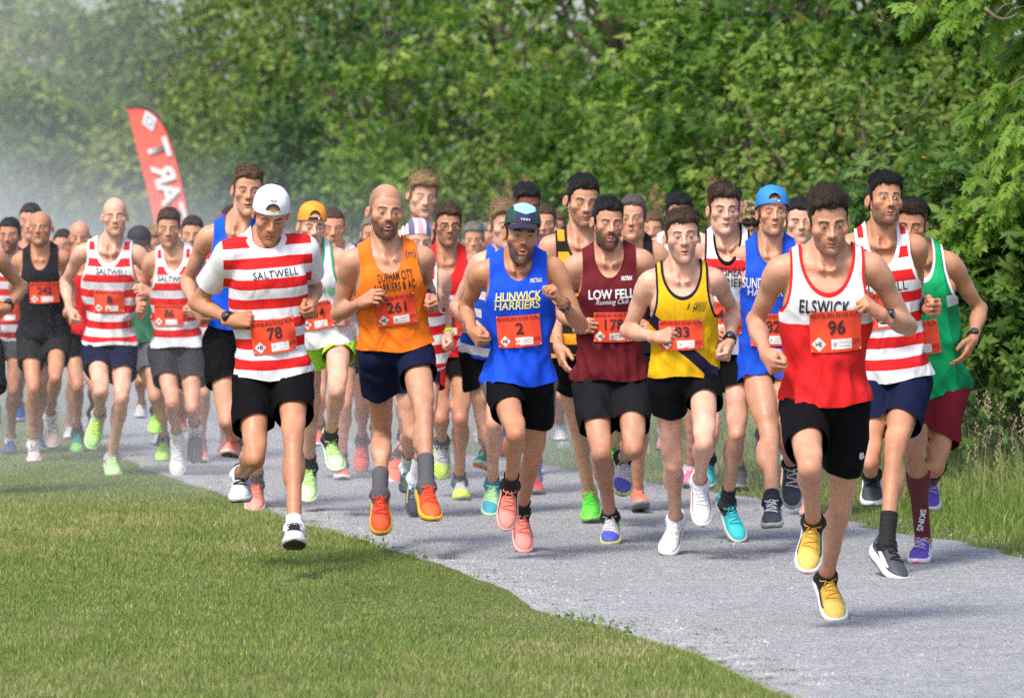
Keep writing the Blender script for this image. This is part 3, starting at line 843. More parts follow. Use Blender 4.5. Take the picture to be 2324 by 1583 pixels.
    for s_, sx in (('l', -1), ('r', 1)):
        H_, K_, A_ = P['p' + s_], P['k' + s_], P['a' + s_]
        t, uu = feet[s_]
        ax = nrm(K_ - H_); sx_ = nrm(A_ - K_); fat = S.get('leg', .97) * g
        kf = -(-ax + sx_); kf = kf * -1 if False else kf
        kf = ax - sx_                                  # the knee points this way when bent
        if np.linalg.norm(kf) < .25: kf = kf * 2 + t * .7
        kf = nrm(kf - ax * (kf @ ax) * .5)
        fa = nrm(kf - ax * (kf @ ax)); fs = nrm(kf - sx_ * (kf @ sx_)); la = np.cross(ax, fa); ls = np.cross(sx_, fs)
        Lh, Ls = np.linalg.norm(K_ - H_), np.linalg.norm(A_ - K_)
        f.cone(H_, K_, .080 * fat, .047 * fat, .035)
        f.ell(H_ + ax * .46 * Lh + fa * .020, np.array((.064, .058, .19)) * fat, np.array((la, fa, ax)), .015)
        f.ell(H_ + ax * .50 * Lh - fa * .022, np.array((.056, .053, .18)) * fat, np.array((la, fa, ax)), .015)
        for sd in (-1, 1): f.ell(H_ + ax * (.80 + .03 * sd * sx) * Lh + fa * .022 + la * sd * .030, np.array((.026, .027, .058)) * fat, np.array((la, fa, ax)), .018)
        f.ell(K_ + kf * .032 * fat, np.array((.027, .022, .031)) * fat, np.array((la, fa, ax)), .010)
        for sd in (-1, 1): f.ell(K_ + kf * .034 * fat + la * sd * .032 + ax * .012, (.010, .010, .026), np.array((la, fa, ax)), .014, carve=True)
        f.ell(K_ + fs * .012 + sx_ * .055, np.array((.034, .032, .05)) * fat, np.array((ls, fs, sx_)), .02)
        f.cone(K_, A_, .043 * fat, .030 * R, .022)
        f.cone(K_ + fs * .014 + sx_ * .04, A_ + fs * .004, .030 * fat, .026 * R, .012)
        for sd, hgt in ((-1, .27), (1, .30)):
            f.ell(K_ + sx_ * hgt * Ls - fs * .026 + ls * sd * .019, np.array((.036, .042, .105)) * fat, np.array((ls, fs, sx_)), .010)
        f.cone(A_ - sx_ * .03 - fs * .012, A_ - uu * .045 - t * .035, .024, .026, .015)
        for sd in (-1, 1): f.ell(A_ + np.cross(t, uu) * sd * .030, (.017, .017, .019), None, .012)
        f.cone(A_, A_ + t * .06 - uu * .035, .034, .030, .02)
        legs[s_] = (H_, K_, A_, ax, sx_, fa, fs, Lh, Ls)
    V, Q = f.mesh(); V = V.astype(np.float64)
    F = [Q]; nb = len(V)
    # colours of the body
    sk = np.array(S['skin']); ar = S.get('armskin'); N = len(V)
    Cc = np.tile(sk if ar is None else np.array(ar), (N, 1)); ru = S.get('ruddy', .3)
    leg = np.zeros(N)
    Hb_ = [(P['k' + s] + 0, .055, .8) for s in 'lr'] + [(P['e' + s], .05, .6) for s in 'lr'] + [(notch - u * .03, .09, .5)]
    for c, rad, am in Hb_:
        w = (am * (.35 + .65 * ru) * np.exp(-((V - c) ** 2).sum(1) / rad ** 2))[:, None]; Cc = Cc * (1 - w) + w * sk * np.array((1.02, .70, .62))
    for s_ in 'lr':
        K_, A_ = P['k' + s_], P['a' + s_]; d = A_ - K_; L2 = d @ d
        tt = ((V - K_) @ d) / L2; dist = np.linalg.norm(V - K_ - np.clip(tt, 0, 1)[:, None] * d, axis=1)
        leg = np.maximum(leg, sst(.115 - dist, 0, .03) * sst(tt, -.2, .1) * .8)
        H_ = P['p' + s_]; d2 = K_ - H_; tt = ((V - H_) @ d2) / (d2 @ d2); dist = np.linalg.norm(V - H_ - np.clip(tt, 0, 1)[:, None] * d2, axis=1)
        leg = np.maximum(leg, sst(.14 - dist, 0, .03) * sst(tt, .3, .6) * .45)
        E_, W_ = P['e' + s_], P['w' + s_]; d3 = W_ - E_; tt = ((V - E_) @ d3) / (d3 @ d3); dist = np.linalg.norm(V - E_ - np.clip(tt, 0, 1)[:, None] * d3, axis=1)
        leg = np.maximum(leg, sst(.08 - dist, 0, .03) * sst(tt, -.1, .2) * .45)
    lw = leg[:, None] * 0.0
    tan = S.get('tan', .05 + .18 * rv.random())  # tan, and also the shade of the shins put into the skin colour
    if tan: w = (leg * tan)[:, None]; Cc = Cc * (1 - w) + w * sk * np.array((.62, .48, .38))
    parts = [(V, Q)]; cols = [Cc]; legw = [leg]
    # head joined on
    hv, hq = head_mesh(lod, S.get('mouth', 0))
    hv2 = hv.astype(np.float64).copy()
    jaw = sst(-hv2[:, 2], .03, .09) * (hv2[:, 2] > -.125); hv2[:, 0] *= 1 + (S.get('jaw', .95) - 1) * jaw
    nose = np.exp(-((hv2[:, 0] / .02) ** 2 + ((hv2[:, 2] + .02) / .03) ** 2)) * sst(-hv2[:, 1], .08, .11); hv2[:, 1] -= nose * .006 * S.get('nose', 0)
    hv2[:, 2] *= 1 + S['chinl'] * sst(-hv2[:, 2], .02, .10) * (hv2[:, 2] > -.13); hv2 += .0025 * np.stack([wob(hv2, S['seed'] + i, 28) for i in range(3)], 1)
    hw = (np.c_[hv2, np.ones(len(hv2))] @ Hn.T)[:, :3]
    nz = sst(-hv[:, 2], .135, .19)[:, None]; hw = hw * (1 - nz * .55) + nz * .55 * (neckb + (hw - hp((0, .03, -.19))) * .75)
    parts.append((hw, hq)); cols.append(head_colors(hv.astype(np.float64), S)); legw.append(np.zeros(len(hw)))
    # hands
    kinds = S.get('hands', ('fist', 'fist'))
    for i, (s_, sx) in enumerate((('l', -1), ('r', 1))):
        W_ = P['w' + s_]; hd2 = J['h' + s_]
        Lh = .075 * R; dd = (np.array(hd2) - np.array(J['w' + s_])) / ppm; l = float(dd @ dd)
        base = nrm(arms[s_][1])
        dh = math.sqrt(max(0, Lh * Lh - l)) * S.get('sg', {}).get('h' + s_, -1)
        d = nrm(np.array((dd[0], dh, -dd[1])));  d = nrm(d * .75 + base * .35)
        hint = np.array(S.get('th' + s_, None)) if S.get('th' + s_) is not None else np.array((0, 0, 1.)) * (1 - abs(d[2])) + np.array((-.25 * sx, -1. if d[2] < 0 else .9, 0)) * abs(d[2])
        z = nrm(hint - d * (hint @ d)); y = np.cross(z, d)
        v, qf = hand_mesh(kinds[i], lod); v = v.astype(np.float64) * R * 1.0
        if sx > 0: M = np.array((d, -y, z)); qf = qf[:, ::-1]
        else: M = np.array((d, y, z))
        # fist of the image-left hand: palm faces the body (+x)
        vv = v @ M + W_
        parts.append((vv, qf)); cols.append(np.tile(sk * np.array((1.0, .90, .86)), (len(vv), 1)) * (1 - .10 * np.abs(wob(v, 3, 120)))[:, None]); legw.append(np.zeros(len(vv)))
    VV, FF = join(parts)
    me = make_mesh("body", VV, FF); col = np.concatenate(cols)
    attr(me, "col", np.c_[np.clip(col, 0, 1), np.ones(len(col))]); attr(me, "leg", np.concatenate(legw))
    add("body", me, skin_mat(S.get('hairy', .6)), root)
    # ---- eyes
    if not S.get('shut') and not S.get('sunglasses') and lod < 2:
        for s in (-1, 1):
            e = Hm @ Matrix.Translation((s * .0315, -.0746, .0012)) @ Matrix.Rotation(math.radians(-8), 4, 'X') @ Matrix.Diagonal((1.08, 1.02, S.get('squint', .8) * 1.05, 1))
            add("eye", eye_mesh(), eye_mat(S.get('iris', (.09, .055, .03))), root, mat4=e, objmat=True)
    # ---- hair or hat
    if S.get('hairc') and S.get('top_', None) is not None:
        add("hair", make_mesh("hair", *hair_mesh(dict(S, top=S['top_']), lod, S['seed'])), hair_mat(S['hairc']), root, mat4=Hm)
    if S.get('hat'): S['hat'](root, Hm, S)
    if S.get('face'): S['face'](root, Hm, S)
    # ---- vest
    ls = .004
    if S.get('kit'):
        K = S['kit']; tee = K.get('tee', False); loose = K.get('loose', .010)
        vx = (.0122, .017, .024)[lod]
        fv = Field(np.min([Pm, P['sl'], P['sr'], P['pl'], P['pr'], P['el'] if tee else Pm, P['er'] if tee else Pm], 0) - .24, np.max([C, P['sl'], P['sr'], P['pl'], P['pr']], 0) + .22, vx)
        torso(fv, .010, .06, loose)
        A = Pm + u * (-.03)
        fv.ell(Pm + u * .02 + b * .008, np.array((.152 + loose * .3, .118 + loose * .5, .15)) * g, Mp, .06, grow=.002)
        for s_ in 'lr':
            H_, K_ = legs[s_][0], legs[s_][1]
            fv.cone(H_, H_ + (K_ - H_) * .26, .091 * g, .084 * g, .04)
        if tee:
            for s_ in 'lr': fv.cone(P['s' + s_], P['s' + s_] + (P['e' + s_] - P['s' + s_]) * .80, .066 * g, .066 * g, .04)
        V, Q = fv.mesh(); V = V.astype(np.float64); T = tris_of(Q)
        def coords(V):
            d = V - Pm; return d @ rc, d @ bc, d @ u
        N = vnormals(V, T); x, y, h = coords(V); hp_ = h - Lt
        fold = 1 - np.abs(wob(np.stack((x * 1.3, y, h * .55), 1), S['seed'], 34)) * 1.2
        sag = sst(-hp_, .10, .42)
        V = V + N * (((fold - .32) * .013 * sag + .0045 * wob(V, S['seed'] + 4, 24) * (.3 + sag) + .008 * (.5 - np.abs(wob(np.stack((x + h * .8, y, h * .3 - x * .3), 1), S['seed'] + 6, 42))) * (.06 + sag))[:, None])
        V = V + N * (K.get('flare', .003) * sst(-hp_, .28, .55))[:, None]
        VA = np.c_[V, x, y, hp_]
        nd, nw = K.get('neck', .055), K.get('nw', .082) * q
        def fneck(VA):
            X, Yy, h = VA[:, 3], VA[:, 4], VA[:, 5]
            dep = nd + .055 + (.035 - nd - .055 + .03) * sst(Yy, -.035, .03)
            cz = .075
            e = np.sqrt((X / nw) ** 2 + ((h - cz) / (dep + cz - .055)) ** 2) - 1
            fn = e * np.minimum(nw, dep + cz - .055)
            return np.where(h > cz, np.abs(X) - nw, fn)
        def farm(VA):
            X, h = VA[:, 3], VA[:, 5]
            if tee:
                out = np.full(len(VA), 9.)
                for s_ in 'lr':
                    S_, E_ = P['s' + s_], P['e' + s_]; d = E_ - S_; L = np.linalg.norm(d); d = d / L
                    tt = (VA[:, :3] - S_) @ d; ds = np.linalg.norm(VA[:, :3] - S_ - tt[:, None] * d, axis=1)
                    out = np.where((ds < .10) & (tt > 0), np.minimum(out, K.get('sleeve', .62) * L - tt), out)
                return out
            w = np.interp(h, [-.215, -.165, -.125, -.08, -.03, .02, .2], [.30, .185, .166, .153, .146, .146, .148]) * q
            w = np.where(VA[:, 4] > .03, w - .012, w)
            return w - np.abs(X)
        hem = K.get('hem')                            # px height of the hem, at the middle
        hh = ((px(S['x'], hem)[2] - Pm[2]) / u[2]) if hem else -.06
        def fhem(VA):
            return (VA[:, 5] + Lt) - (hh + .008 * np.sin(VA[:, 3] * 22 + S['seed']) + K.get('tilt', 0) * VA[:, 3])
        for fn in (fneck, farm, fhem): VA, T = clip(VA, T, fn(VA))
        nV = vnormals(VA[:, :3], T)
        me = make_mesh("vest", VA[:, :3], T); attr(me, "pat", VA[:, 3:6]); attr(me, "edg", np.stack((fneck(VA), farm(VA), fhem(VA)), 1))
        dr = Drape(VA[:, :3], T, (Pm, rc, bc, u))
        def toxh(x, y):                               # photo point -> torso coordinates on the front of the chest
            o = np.array((0, 0, CAMH)) - np.array((X0, Y0, 0)); d = nrm(px(x, y) - o)
            c0 = Pm - bc * .13; k = ((c0 - o) @ bc) / (d @ bc); w = o + d * k - Pm
            return w @ rc, w @ u
        vest = add(K.get('name', "running_vest"), me, K['mat'](lambda yy: toxh(S['x'], yy)[1] - Lt) if callable(K['mat']) else K['mat'], root)
        for pr in K.get('print', ()): pr(dr, vest, toxh, ppm)
        if K.get('bib'): make_bib(dr, root, toxh, ppm, K['bib'], S['seed'], lod)
    hemcut = (Pm, rc, bc, u, hh, K.get('tilt', 0)) if S.get('kit') else None
    # ---- shorts
    if S.get('shorts'):
        K = S['shorts']; ez = K.get('ease', .011); fr = K.get('len', .55)
        vx = (.0138, .018, .024)[lod]
        pts = [P['pl'], P['pr'], P['kl'], P['kr'], Pm + u * .16]
        fs_ = Field(np.min(pts, 0) - .2, np.max(pts, 0) + .2, vx)
        fs_.ell(Pm + u * .05 + bp * .012, np.array((.152, .115, .135)) * g, Mp, .05, grow=.006)
        for s in (-1, 1): fs_.ell(Pm + rp * s * .075 * g + bp * .055 - u * .02, np.array((.078, .080, .090)) * g, Mp, .04, grow=.007)
        for s_ in 'lr':
            H_, K_, A_, ax, sx_, fa, fss, Lh, Ls = legs[s_]
            sd = (-1 if s_ == 'l' else 1)
            f0 = (P['k' + s_] - H_)
            out = rp * sd * ez * .25
            fs_.cone(H_, H_ + f0 * (fr + .12) + out - fa * ez * .8, (.090 + ez * .35) * g, (.072 + ez * 1.0) * g, .018)
            fs_.cone(H_, H_ + f0 * .5 + fa * .006, .092 * g, .080 * g, .018)
        V, Q = fs_.mesh(); V = V.astype(np.float64); T = tris_of(Q); N = vnormals(V, T)
        fold = 1 - np.abs(wob(V * np.array((1.2, 1.2, .6)), S['seed'] + 9, 30)) * 1.2
        low = sst((Pm - V) @ u, .0, .25)
        V = V + N * (fold * (.004 + .009 * low) + .003 * wob(V, S['seed'] + 2, 18))[:, None]
        def near(V):
            D = []; TT = []
            for s_ in 'lr':
                H_, ax, Lh = legs[s_][0], legs[s_][3], legs[s_][7]
                tt = (V - H_) @ ax; D.append(np.linalg.norm(V - H_ - np.clip(tt, 0, Lh)[:, None] * ax, axis=1)); TT.append(fr * Lh - tt)
            return np.where(D[0] < D[1], TT[0], TT[1])
        def hemf(V):
            t = near(V); vv = V - Pm
            return t + .010 * np.sin(V[:, 0] * 24 + S['seed']) - K.get('vent', .0) * sst(np.abs(vv @ rp), .10, .17)
        V, T = clip(V, T, hemf(V)); V, T = clip(V, T, .125 - (V - Pm) @ u)
        if hemcut: X_ = (V - Pm) @ hemcut[1]; V, T = clip(V, T, hemcut[4] + .012 + .008 * np.sin(X_ * 22 + S['seed']) - (V - Pm) @ u)
        me = make_mesh("shorts", V, T); d = V - Pm; hf = hemf(V)
        attr(me, "pat", np.stack((d @ rp, d @ bp, d @ u), 1)); attr(me, "edg", np.stack((hf, hf, hf), 1))
        so = add("shorts", me, K['mat'], root)
        if K.get('print'):
            ds = Drape(V, T, (Pm, rp, bp, u))
            def toxh2(x, y):
                w = px(x, y) - Pm; return w @ rp, w @ u
            for pr in K['print']: pr(ds, so, toxh2, ppm)
    # ---- socks and shoes
    up, sole, outs, lace, coll, flash = shoe_meshes()
    for i, s_ in enumerate('lr'):
        sh = S['shoes'] if not isinstance(S['shoes'], list) else S['shoes'][i]
        H_, K_, A_, ax, sx_, fa, fss, Lh, Ls = legs[s_]; t, uu = feet[s_]
        sk_ = S.get('socks')
        sk_ = sk_[i] if isinstance(sk_, list) else sk_
        if sk_:
            n, hgt = 6, sk_[1]
            if hgt > .2:                               # calf sleeve follows the calf
                fk = Field(np.minimum(K_, A_) - .1, np.maximum(K_, A_) + .1, .009); fat = S.get('leg', .97) * g
                fk.cone(K_, A_, .044 * fat, .031 * R, .022, grow=.006); fk.cone(K_ + fss * .014 + sx_ * .04, A_ + fss * .004, .031 * fat, .027 * R, .012, grow=.006)
                lsd = np.cross(sx_, fss)
                for sd, hg in ((-1, .27), (1, .30)): fk.ell(K_ + sx_ * hg * Ls - fss * .026 + lsd * sd * .019, np.array((.036, .042, .105)) * fat, np.array((lsd, fss, sx_)), .016, grow=.005)
                v, q_ = fk.mesh(); tt = tris_of(q_); v = v.astype(np.float64); v, tt = clip(v, tt, (v - A_) @ -sx_ + .03); v, tt = clip(v, tt, hgt - (v - A_) @ -sx_)
                so = add("calf_sleeve", make_mesh("sock", v, tt), flat("sock_knit", sk_[0], .8, var=.15, scale=200, bump=.3), root)
                if S.get('sleeve_print'): S['sleeve_print'](so, v, tt, A_, -sx_, fss, px)
            else:
                fk = Field(A_ - .2, A_ + .2, (.0095, .012, .014)[lod]); fat = S.get('leg', .97) * g; gr = .0045
                fk.cone(K_, A_, .043 * fat, .030 * R, .022, grow=gr); fk.cone(K_ + fss * .014 + sx_ * .04, A_ + fss * .004, .030 * fat, .026 * R, .012, grow=gr)
                fk.cone(A_ - sx_ * .03 - fss * .012, A_ - uu * .045 - t * .035, .024, .026, .015, grow=gr)
                for sd in (-1, 1): fk.ell(A_ + np.cross(t, uu) * sd * .030, (.017, .017, .019), None, .012, grow=gr)
                fk.cone(A_, A_ + t * .06 - uu * .035, .034, .030, .02, grow=gr)
                v, q_ = fk.mesh(); tt = tris_of(q_); v = v.astype(np.float64); hgtc = hgt - (v - A_) @ -sx_
                v = v + vnormals(v, tt) * (.0018 * np.sin((v - A_) @ sx_ * 260))[:, None]
                v, tt = clip(v, tt, hgtc); v, tt = clip(v, tt, (v - A_) @ uu + .055)
                add("sock", make_mesh("sock", v, tt), flat("sock_knit", sk_[0], .85, var=.2, scale=240, bump=.4), root)
        M = np.eye(4); M[:3, 0] = np.cross(t, uu) * S.get('fsw', 1.0); M[:3, 1] = t; M[:3, 2] = uu; M[:3, :3] *= R * 1.03; M[:3, 0] *= .96
        M[:3, 3] = A_ - uu * .085 * R
        M4 = Matrix([list(x) for x in M])
        so = add("shoe", up, shoe_mat(sh[0], sh[1]), root, mat4=M4, objmat=True)
        add("sole", sole, flat("shoe_foam", sh[2], .55, var=.08), so, objmat=True)
        add("outsole", outs, flat("shoe_rubber", sh[3], .7, var=.2, scale=120), so, objmat=True)
        if lod < 2:
            add("laces", lace, flat("lace_cord", sh[4] if len(sh) > 4 else sh[0], .8), so, objmat=True)
            if not (sk_ and sk_[1] > .12): add("collar", coll, flat("shoe_lining", sh[6] if len(sh) > 6 else sh[0], .85), so, objmat=True)
            if len(sh) > 5 and sh[5]: add("flash", flash, flat("shoe_print", sh[5], .5, var=.03), so, objmat=True)
    # ---- watches and bands
    for wt in S.get('watch', ()):
        s_, c1, big = wt
        W_, E_ = P['w' + s_], P['e' + s_]; ax = nrm(E_ - W_); c = W_ + ax * .028
        x = nrm(np.cross(ax, np.array((0, -1, .25)))); y = np.cross(ax, x)
        a = np.linspace(0, 2 * np.pi, 20, endpoint=False); V = []
        for du, rr in ((-.011, .030), (-.011, .0335), (.011, .0345), (.011, .031)):
            for q_ in a: V.append(c + ax * du + (x * math.cos(q_) + y * math.sin(q_)) * rr * R)
        V = np.array(V); F = grid_faces(4, 20, True); F2 = np.array([(60 + j, 60 + (j + 1) % 20, (j + 1) % 20, j) for j in range(20)])
        wo = add("watch_strap" if big else "wristband", make_mesh("strap", V, np.concatenate((F, F2))), flat("strap_rubber", c1, .5), root)
        if big:
            o = nrm(np.array(S.get('wd', (0, -1, .5)))); o = nrm(o - ax * (o @ ax)); cc = c + o * .034 * R; sd = np.cross(ax, o)
            V = []
            for rr, dz in ((.019, -.004), (.020, .006), (.0175, .009), (.0001, .009)):
                for q_ in a: V.append(cc + (ax * math.cos(q_) + sd * math.sin(q_)) * rr + o * dz)
            add("watch_case", make_mesh("watch", np.array(V), grid_faces(4, 20, True)), flat("watch_case", (.012, .013, .015), .25), wo)
            V = [cc + (ax * math.cos(q_) + sd * math.sin(q_)) * .0135 + o * .0096 for q_ in a] + [cc + o * .0098]
            add("watch_face", make_mesh("dial", np.array(V), np.array([(j, (j + 1) % 20, 20) for j in range(20)])), flat("watch_dial", (.05, .06, .075), .1), wo)
    if S.get('ring'):
        pass
    S['_Y'] = Y0; S['_sc'] = sc
    return root
RED_BIB = srgb('#f04a2c')
def make_bib(dr, root, toxh, ppm, Bd, seed, lod):
    cx, cy, wpx, hpx, num = Bd[:5]; rot = math.radians(Bd[5]) if len(Bd) > 5 else 0.0
    x, h = toxh(cx, cy); w, hh = wpx / ppm, hpx / ppm
    ink = flat("bib_ink", (.055, .015, .012), .6, var=.02)
    bib, d2 = dr.sheet("race_bib", x, h, w, hh, flat("bib_paper", RED_BIB, .5, var=.07, scale=30), root, .006, rot, 12, 9, .0045, seed)
    c, s = math.cos(rot), math.sin(rot)
    def at(a, b_): return x + (a * c - b_ * s) * w, h + (a * s + b_ * c) * hh
    p = at(0, .40); d2.text("bib_heading", "NEWBURN RIVER RUN", p[0], p[1], w * .94, ink, bib, .0028, .0, hh * .125, rot)
    n = len(num); p = at(.02, .10); d2.text("bib_number", num, p[0], p[1], w * (.155 * n + .03), ink, bib, .0035, .022, hh * .36, rot)
    white = flat("bib_white", (.78, .76, .74), .5, var=.02)
    p = at(-.34, -.30); k = hh * .17; d2.patch("bib_emblem", [(0, k), (-k, 0), (0, -k), (k, 0)], p[0], p[1], white, bib, .0012, rot)
    if lod < 2:
        d2.text("bib_emblem_mark", "HE", p[0], p[1], k * .95, ink, bib, .002, .03, k * .75, rot)
    p = at(.10, -.31); a, b_ = w * .20, hh * .125
    d2.patch("bib_sponsor_panel", [(-a, b_), (-a, -b_), (a, -b_), (a, b_)], p[0], p[1], white, bib, .0012, rot)
    if lod == 0:
        g = flat("bib_grey", (.35, .36, .38), .6)
        d2.text("bib_sponsor_print", "LSM", p[0] - a * .66, p[1], a * .35, g, bib, .002, .02, b_ * .8, rot)
        d2.text("bib_sponsor_print", "~~~~~~\n~~~~~~", p[0] + a * .30, p[1], a * 1.0, g, bib, .002, 0, b_ * .9, rot)
        q = at(.40, -.28); d2.text("bib_date", "WED 8TH\nJUNE 2022", q[0], q[1], w * .15, ink, bib, .0012, 0, hh * .13, rot)
        for a, b_ in ((-.47, .46), (.47, .46), (-.47, -.46), (.47, -.46)):
            q = at(a, b_); V = d2.put([q], .003)[0]
            v, ff = tube([V - dr.fr[2] * .001, V - dr.fr[2] * .005], [.0042, .0028], 8)
            add("safety_pin", make_mesh("pin", v, ff), flat("pin_steel", (.6, .6, .6), .3, 1.0), bib)
# ------------------------------------------------------------------ ground
def poly_px(pts, z=0.0):
    return [ground_pt(*p) for p in pts]
LEFT_EDGE = [(3600, 2700), (2150, 1760), (1800, 1583), (1560, 1480), (1390, 1425), (1250, 1390), (1160, 1340), (1060, 1300), (960, 1264), (850, 1232), (770, 1207), (700, 1190), (600, 1158), (500, 1120), (430, 1095), (330, 1062), (270, 1030), (215, 1000), (185, 975), (160, 950)]
RIGHT_EDGE = [(6000, 2700), (2900, 1500), (2560, 1350), (2324, 1272), (2230, 1243), (2100, 1214), (1950, 1192), (1830, 1160), (1700, 1130), (1540, 1102), (1400, 1080), (1240, 1058), (1080, 1036), (940, 1015), (820, 1000), (700, 985), (560, 970), (430, 952), (360, 940), (300, 930)]
def smooth_line(P, n=160):
    P = np.array(P); t = np.linspace(0, 1, len(P)); q = np.linspace(0, 1, n)
    out = np.stack([np.interp(q, t, P[:, i]) for i in range(3)], 1)
    k = np.ones(7) / 7
    for i in (0, 1): out[3:-3, i] = np.convolve(out[:, i], k, 'valid')
    return out
EL = smooth_line(poly_px(LEFT_EDGE)); ER = smooth_line(poly_px(RIGHT_EDGE))
_r = np.random.default_rng(4)
def edge_noise(P, s, a):
    return P + np.c_[a * wob(P, s, 3.0) + a * .6 * wob(P, s + 1, 11.0), np.zeros((len(P), 2))]
EL2, ER2 = edge_noise(EL, 21, .022), edge_noise(ER, 22, .07)
def edge_x(E, Y):
    o = np.argsort(E[:, 1]); return np.interp(Y, E[o, 1], E[o, 0])
# a big sheet of rough grass land out to the horizon
nx, ny = 60, 90
gx = np.sinh(np.linspace(-4.6, 4.6, nx)) * 12.0; gy = -60 + np.cumsum(np.geomspace(.9, 60, ny))
G = np.array([(x, y, 0) for x in gx for y in gy])
d = G[:, 0] - edge_x(ER, np.clip(G[:, 1], 12, 60))
G[:, 2] = -.002 + .9 * sst(d, 1.6, 6) * sst(G[:, 1], 15, 28) + .25 * sst(G[:, 1], 60, 110)
b = NB("lawn_soil"); n1 = b.noise(1.3, 5, .6); n2 = b.noise(9, 4); n3 = b.noise(85, 3)
c = b.ramp(n1, [(.3, (.150, .185, .062)), (.55, (.200, .210, .088)), (.78, (.28, .255, .150))])
c = b.mix(b.math('MULTIPLY', b.ramp(n2, [(.45, (0, 0, 0)), (.75, (1, 1, 1))]), .5), c, (.17, .15, .085))
c = b.mix(b.ramp(n3, [(.35, (0, 0, 0)), (.65, (1, 1, 1))]), c, b.mix(1.0, c, (.45, .5, .4), 'MULTIPLY'))
b.p(Base_Color=c, Roughness=.95, Specular_IOR_Level=.1); b.bump(n3, .8, .03)
SOIL = b.m
add("ground", make_mesh("ground", G, grid_faces(nx, ny)[:, ::-1]), SOIL, kind="structure")
# the path: pale compacted grit
b = NB("path_grit"); v = b.n("TexVoronoi"); v.inputs["Scale"].default_value = 95; b.set(v.inputs["Vector"], b.coord())
n1 = b.noise(.8, 5, .6); n2 = b.noise(40, 4, .65); n3 = b.noise(150, 3, .7); n4 = b.noise(6, 5, .65)
c = b.ramp(n1, [(.3, (.34, .348, .365)), (.7, (.42, .428, .445))])
c = b.mix(b.ramp(n4, [(.42, (0, 0, 0)), (.72, (.7, .7, .7))]), c, (.56, .56, .57))
c = b.mix(b.ramp(v.outputs["Color"], [(.55, (0, 0, 0)), (.95, (.75, .75, .75))]), c, (.24, .24, .25))
c = b.mix(b.ramp(n3, [(.52, (0, 0, 0)), (.66, (.7, .7, .7))]), c, (.62, .62, .62))
c = b.mix(b.ramp(n2, [(.50, (0, 0, 0)), (.66, (.9, .9, .9))]), c, (.20, .20, .21))
b.p(Base_Color=c, Roughness=.85, Specular_IOR_Level=.25)
hgt = b.math('ADD', b.math('MULTIPLY', n2, .8), b.math('ADD', n3, b.math('MULTIPLY', v.outputs["Distance"], .6))); b.bump(hgt, .9, .012)
rows = []
for i in range(len(EL)):
    a, c_ = EL2[i], ER2[i]; rows.append([a + (a - c_) * .008 - (0, 0, .012)] + [a + (c_ - a) * q + np.array((0, 0, .004)) for q in np.linspace(0, 1, 9)] + [c_ + (c_ - a) * .008 - (0, 0, .012)])
add("path", make_mesh("path", np.array(rows).reshape(-1, 3), grid_faces(len(EL), 11)[:, ::-1]), b.m, kind="structure")
# ------------------------------------------------------------------ grass
def leaf_mat(name, stops, trans=.35, rough=.5, spec=.35):
    b = NB(name); t = b.attr("tint").outputs["Fac"]
    c = b.ramp(t, stops)
    n = b.noise(6, 2); c = b.mix(1.0, c, b.ramp(n, [(.2, (.8, .8, .8)), (.8, (1.15, 1.15, 1.1))]), 'MULTIPLY')
    b.p(Base_Color=c, Roughness=rough, Specular_IOR_Level=spec)
    tr = b.n("BsdfTranslucent"); b.set(tr.inputs[0], b.mix(1.0, c, (1.15, 1.25, .55), 'MULTIPLY'))
    mx = b.n("MixShader"); mx.inputs[0].default_value = trans
    b.t.links.new(b.bsdf.outputs[0], mx.inputs[1]); b.t.links.new(tr.outputs[0], mx.inputs[2]); b.t.links.new(mx.outputs[0], b.out.inputs[0])
    return b.m
def blades(P, hgt, wid, tint, lean=.35, seg=1, seed=1):
    r = np.random.default_rng(seed); n = len(P)
    a = r.uniform(0, 2 * np.pi, n); s = np.stack((np.cos(a), np.sin(a), np.zeros(n)), 1) * wid[:, None]
    la = r.uniform(0, 2 * np.pi, n); lm = hgt * np.abs(r.normal(0, lean, n))
    L = np.stack((np.cos(la) * lm, np.sin(la) * lm, hgt), 1)
    if seg == 1:
        V = np.stack((P - s, P + s, P + L), 1).reshape(-1, 3); F = np.arange(3 * n).reshape(-1, 3); k = 3
    else:
        m = P + L * np.array((.38, .38, .62))
        tip = P + L * np.array((1.25, 1.25, .92))
        V = np.stack((P - s, P + s, m - s * .7, m + s * .7, tip), 1).reshape(-1, 3); b_ = np.arange(n)[:, None] * 5; k = 5
        F = [b_ + np.array([[0, 1, 3, 2]]), b_ + np.array([[2, 3, 4]])]
    me = make_mesh("blades", V, F); attr(me, "tint", np.repeat(tint, k)); return me
r = np.random.default_rng(31)
n = 300000                                             # the mown lawn left of the path, in view
Y = 14.6 * (36 / 14.6) ** (r.random(n) ** 1.0)
keep = r.random(n) < np.clip((17.5 / Y) ** 1.2, 0, 1); Y = Y[keep]; n = len(Y)
lo = -CXP * Y / FPX - .6; hi = edge_x(EL2, Y) + .02 + np.abs(r.normal(0, .012, n)) * (r.random(n) < .3)
hi = hi + np.abs(r.normal(0, .045, n)) * (wob(np.stack((hi, Y, Y * 0), 1), 88, 6) > .15); X = lo + (hi - lo) * np.where(r.random(n) < .04, 1 - .02 * r.random(n), r.random(n)); ok = (hi > lo); X, Y = X[ok], Y[ok]; n = len(X)
P = np.stack((X, Y, np.full(n, -.004)), 1)
patch = wob(P * np.array((1, .5, 1)), 41, 1.6); p2 = wob(P, 42, 5.0)
p3 = wob(P, 43, 14.0); tint = np.clip(.43 + .12 * patch + .10 * p2 + .10 * p3 + r.normal(0, .22, n), 0, 1)
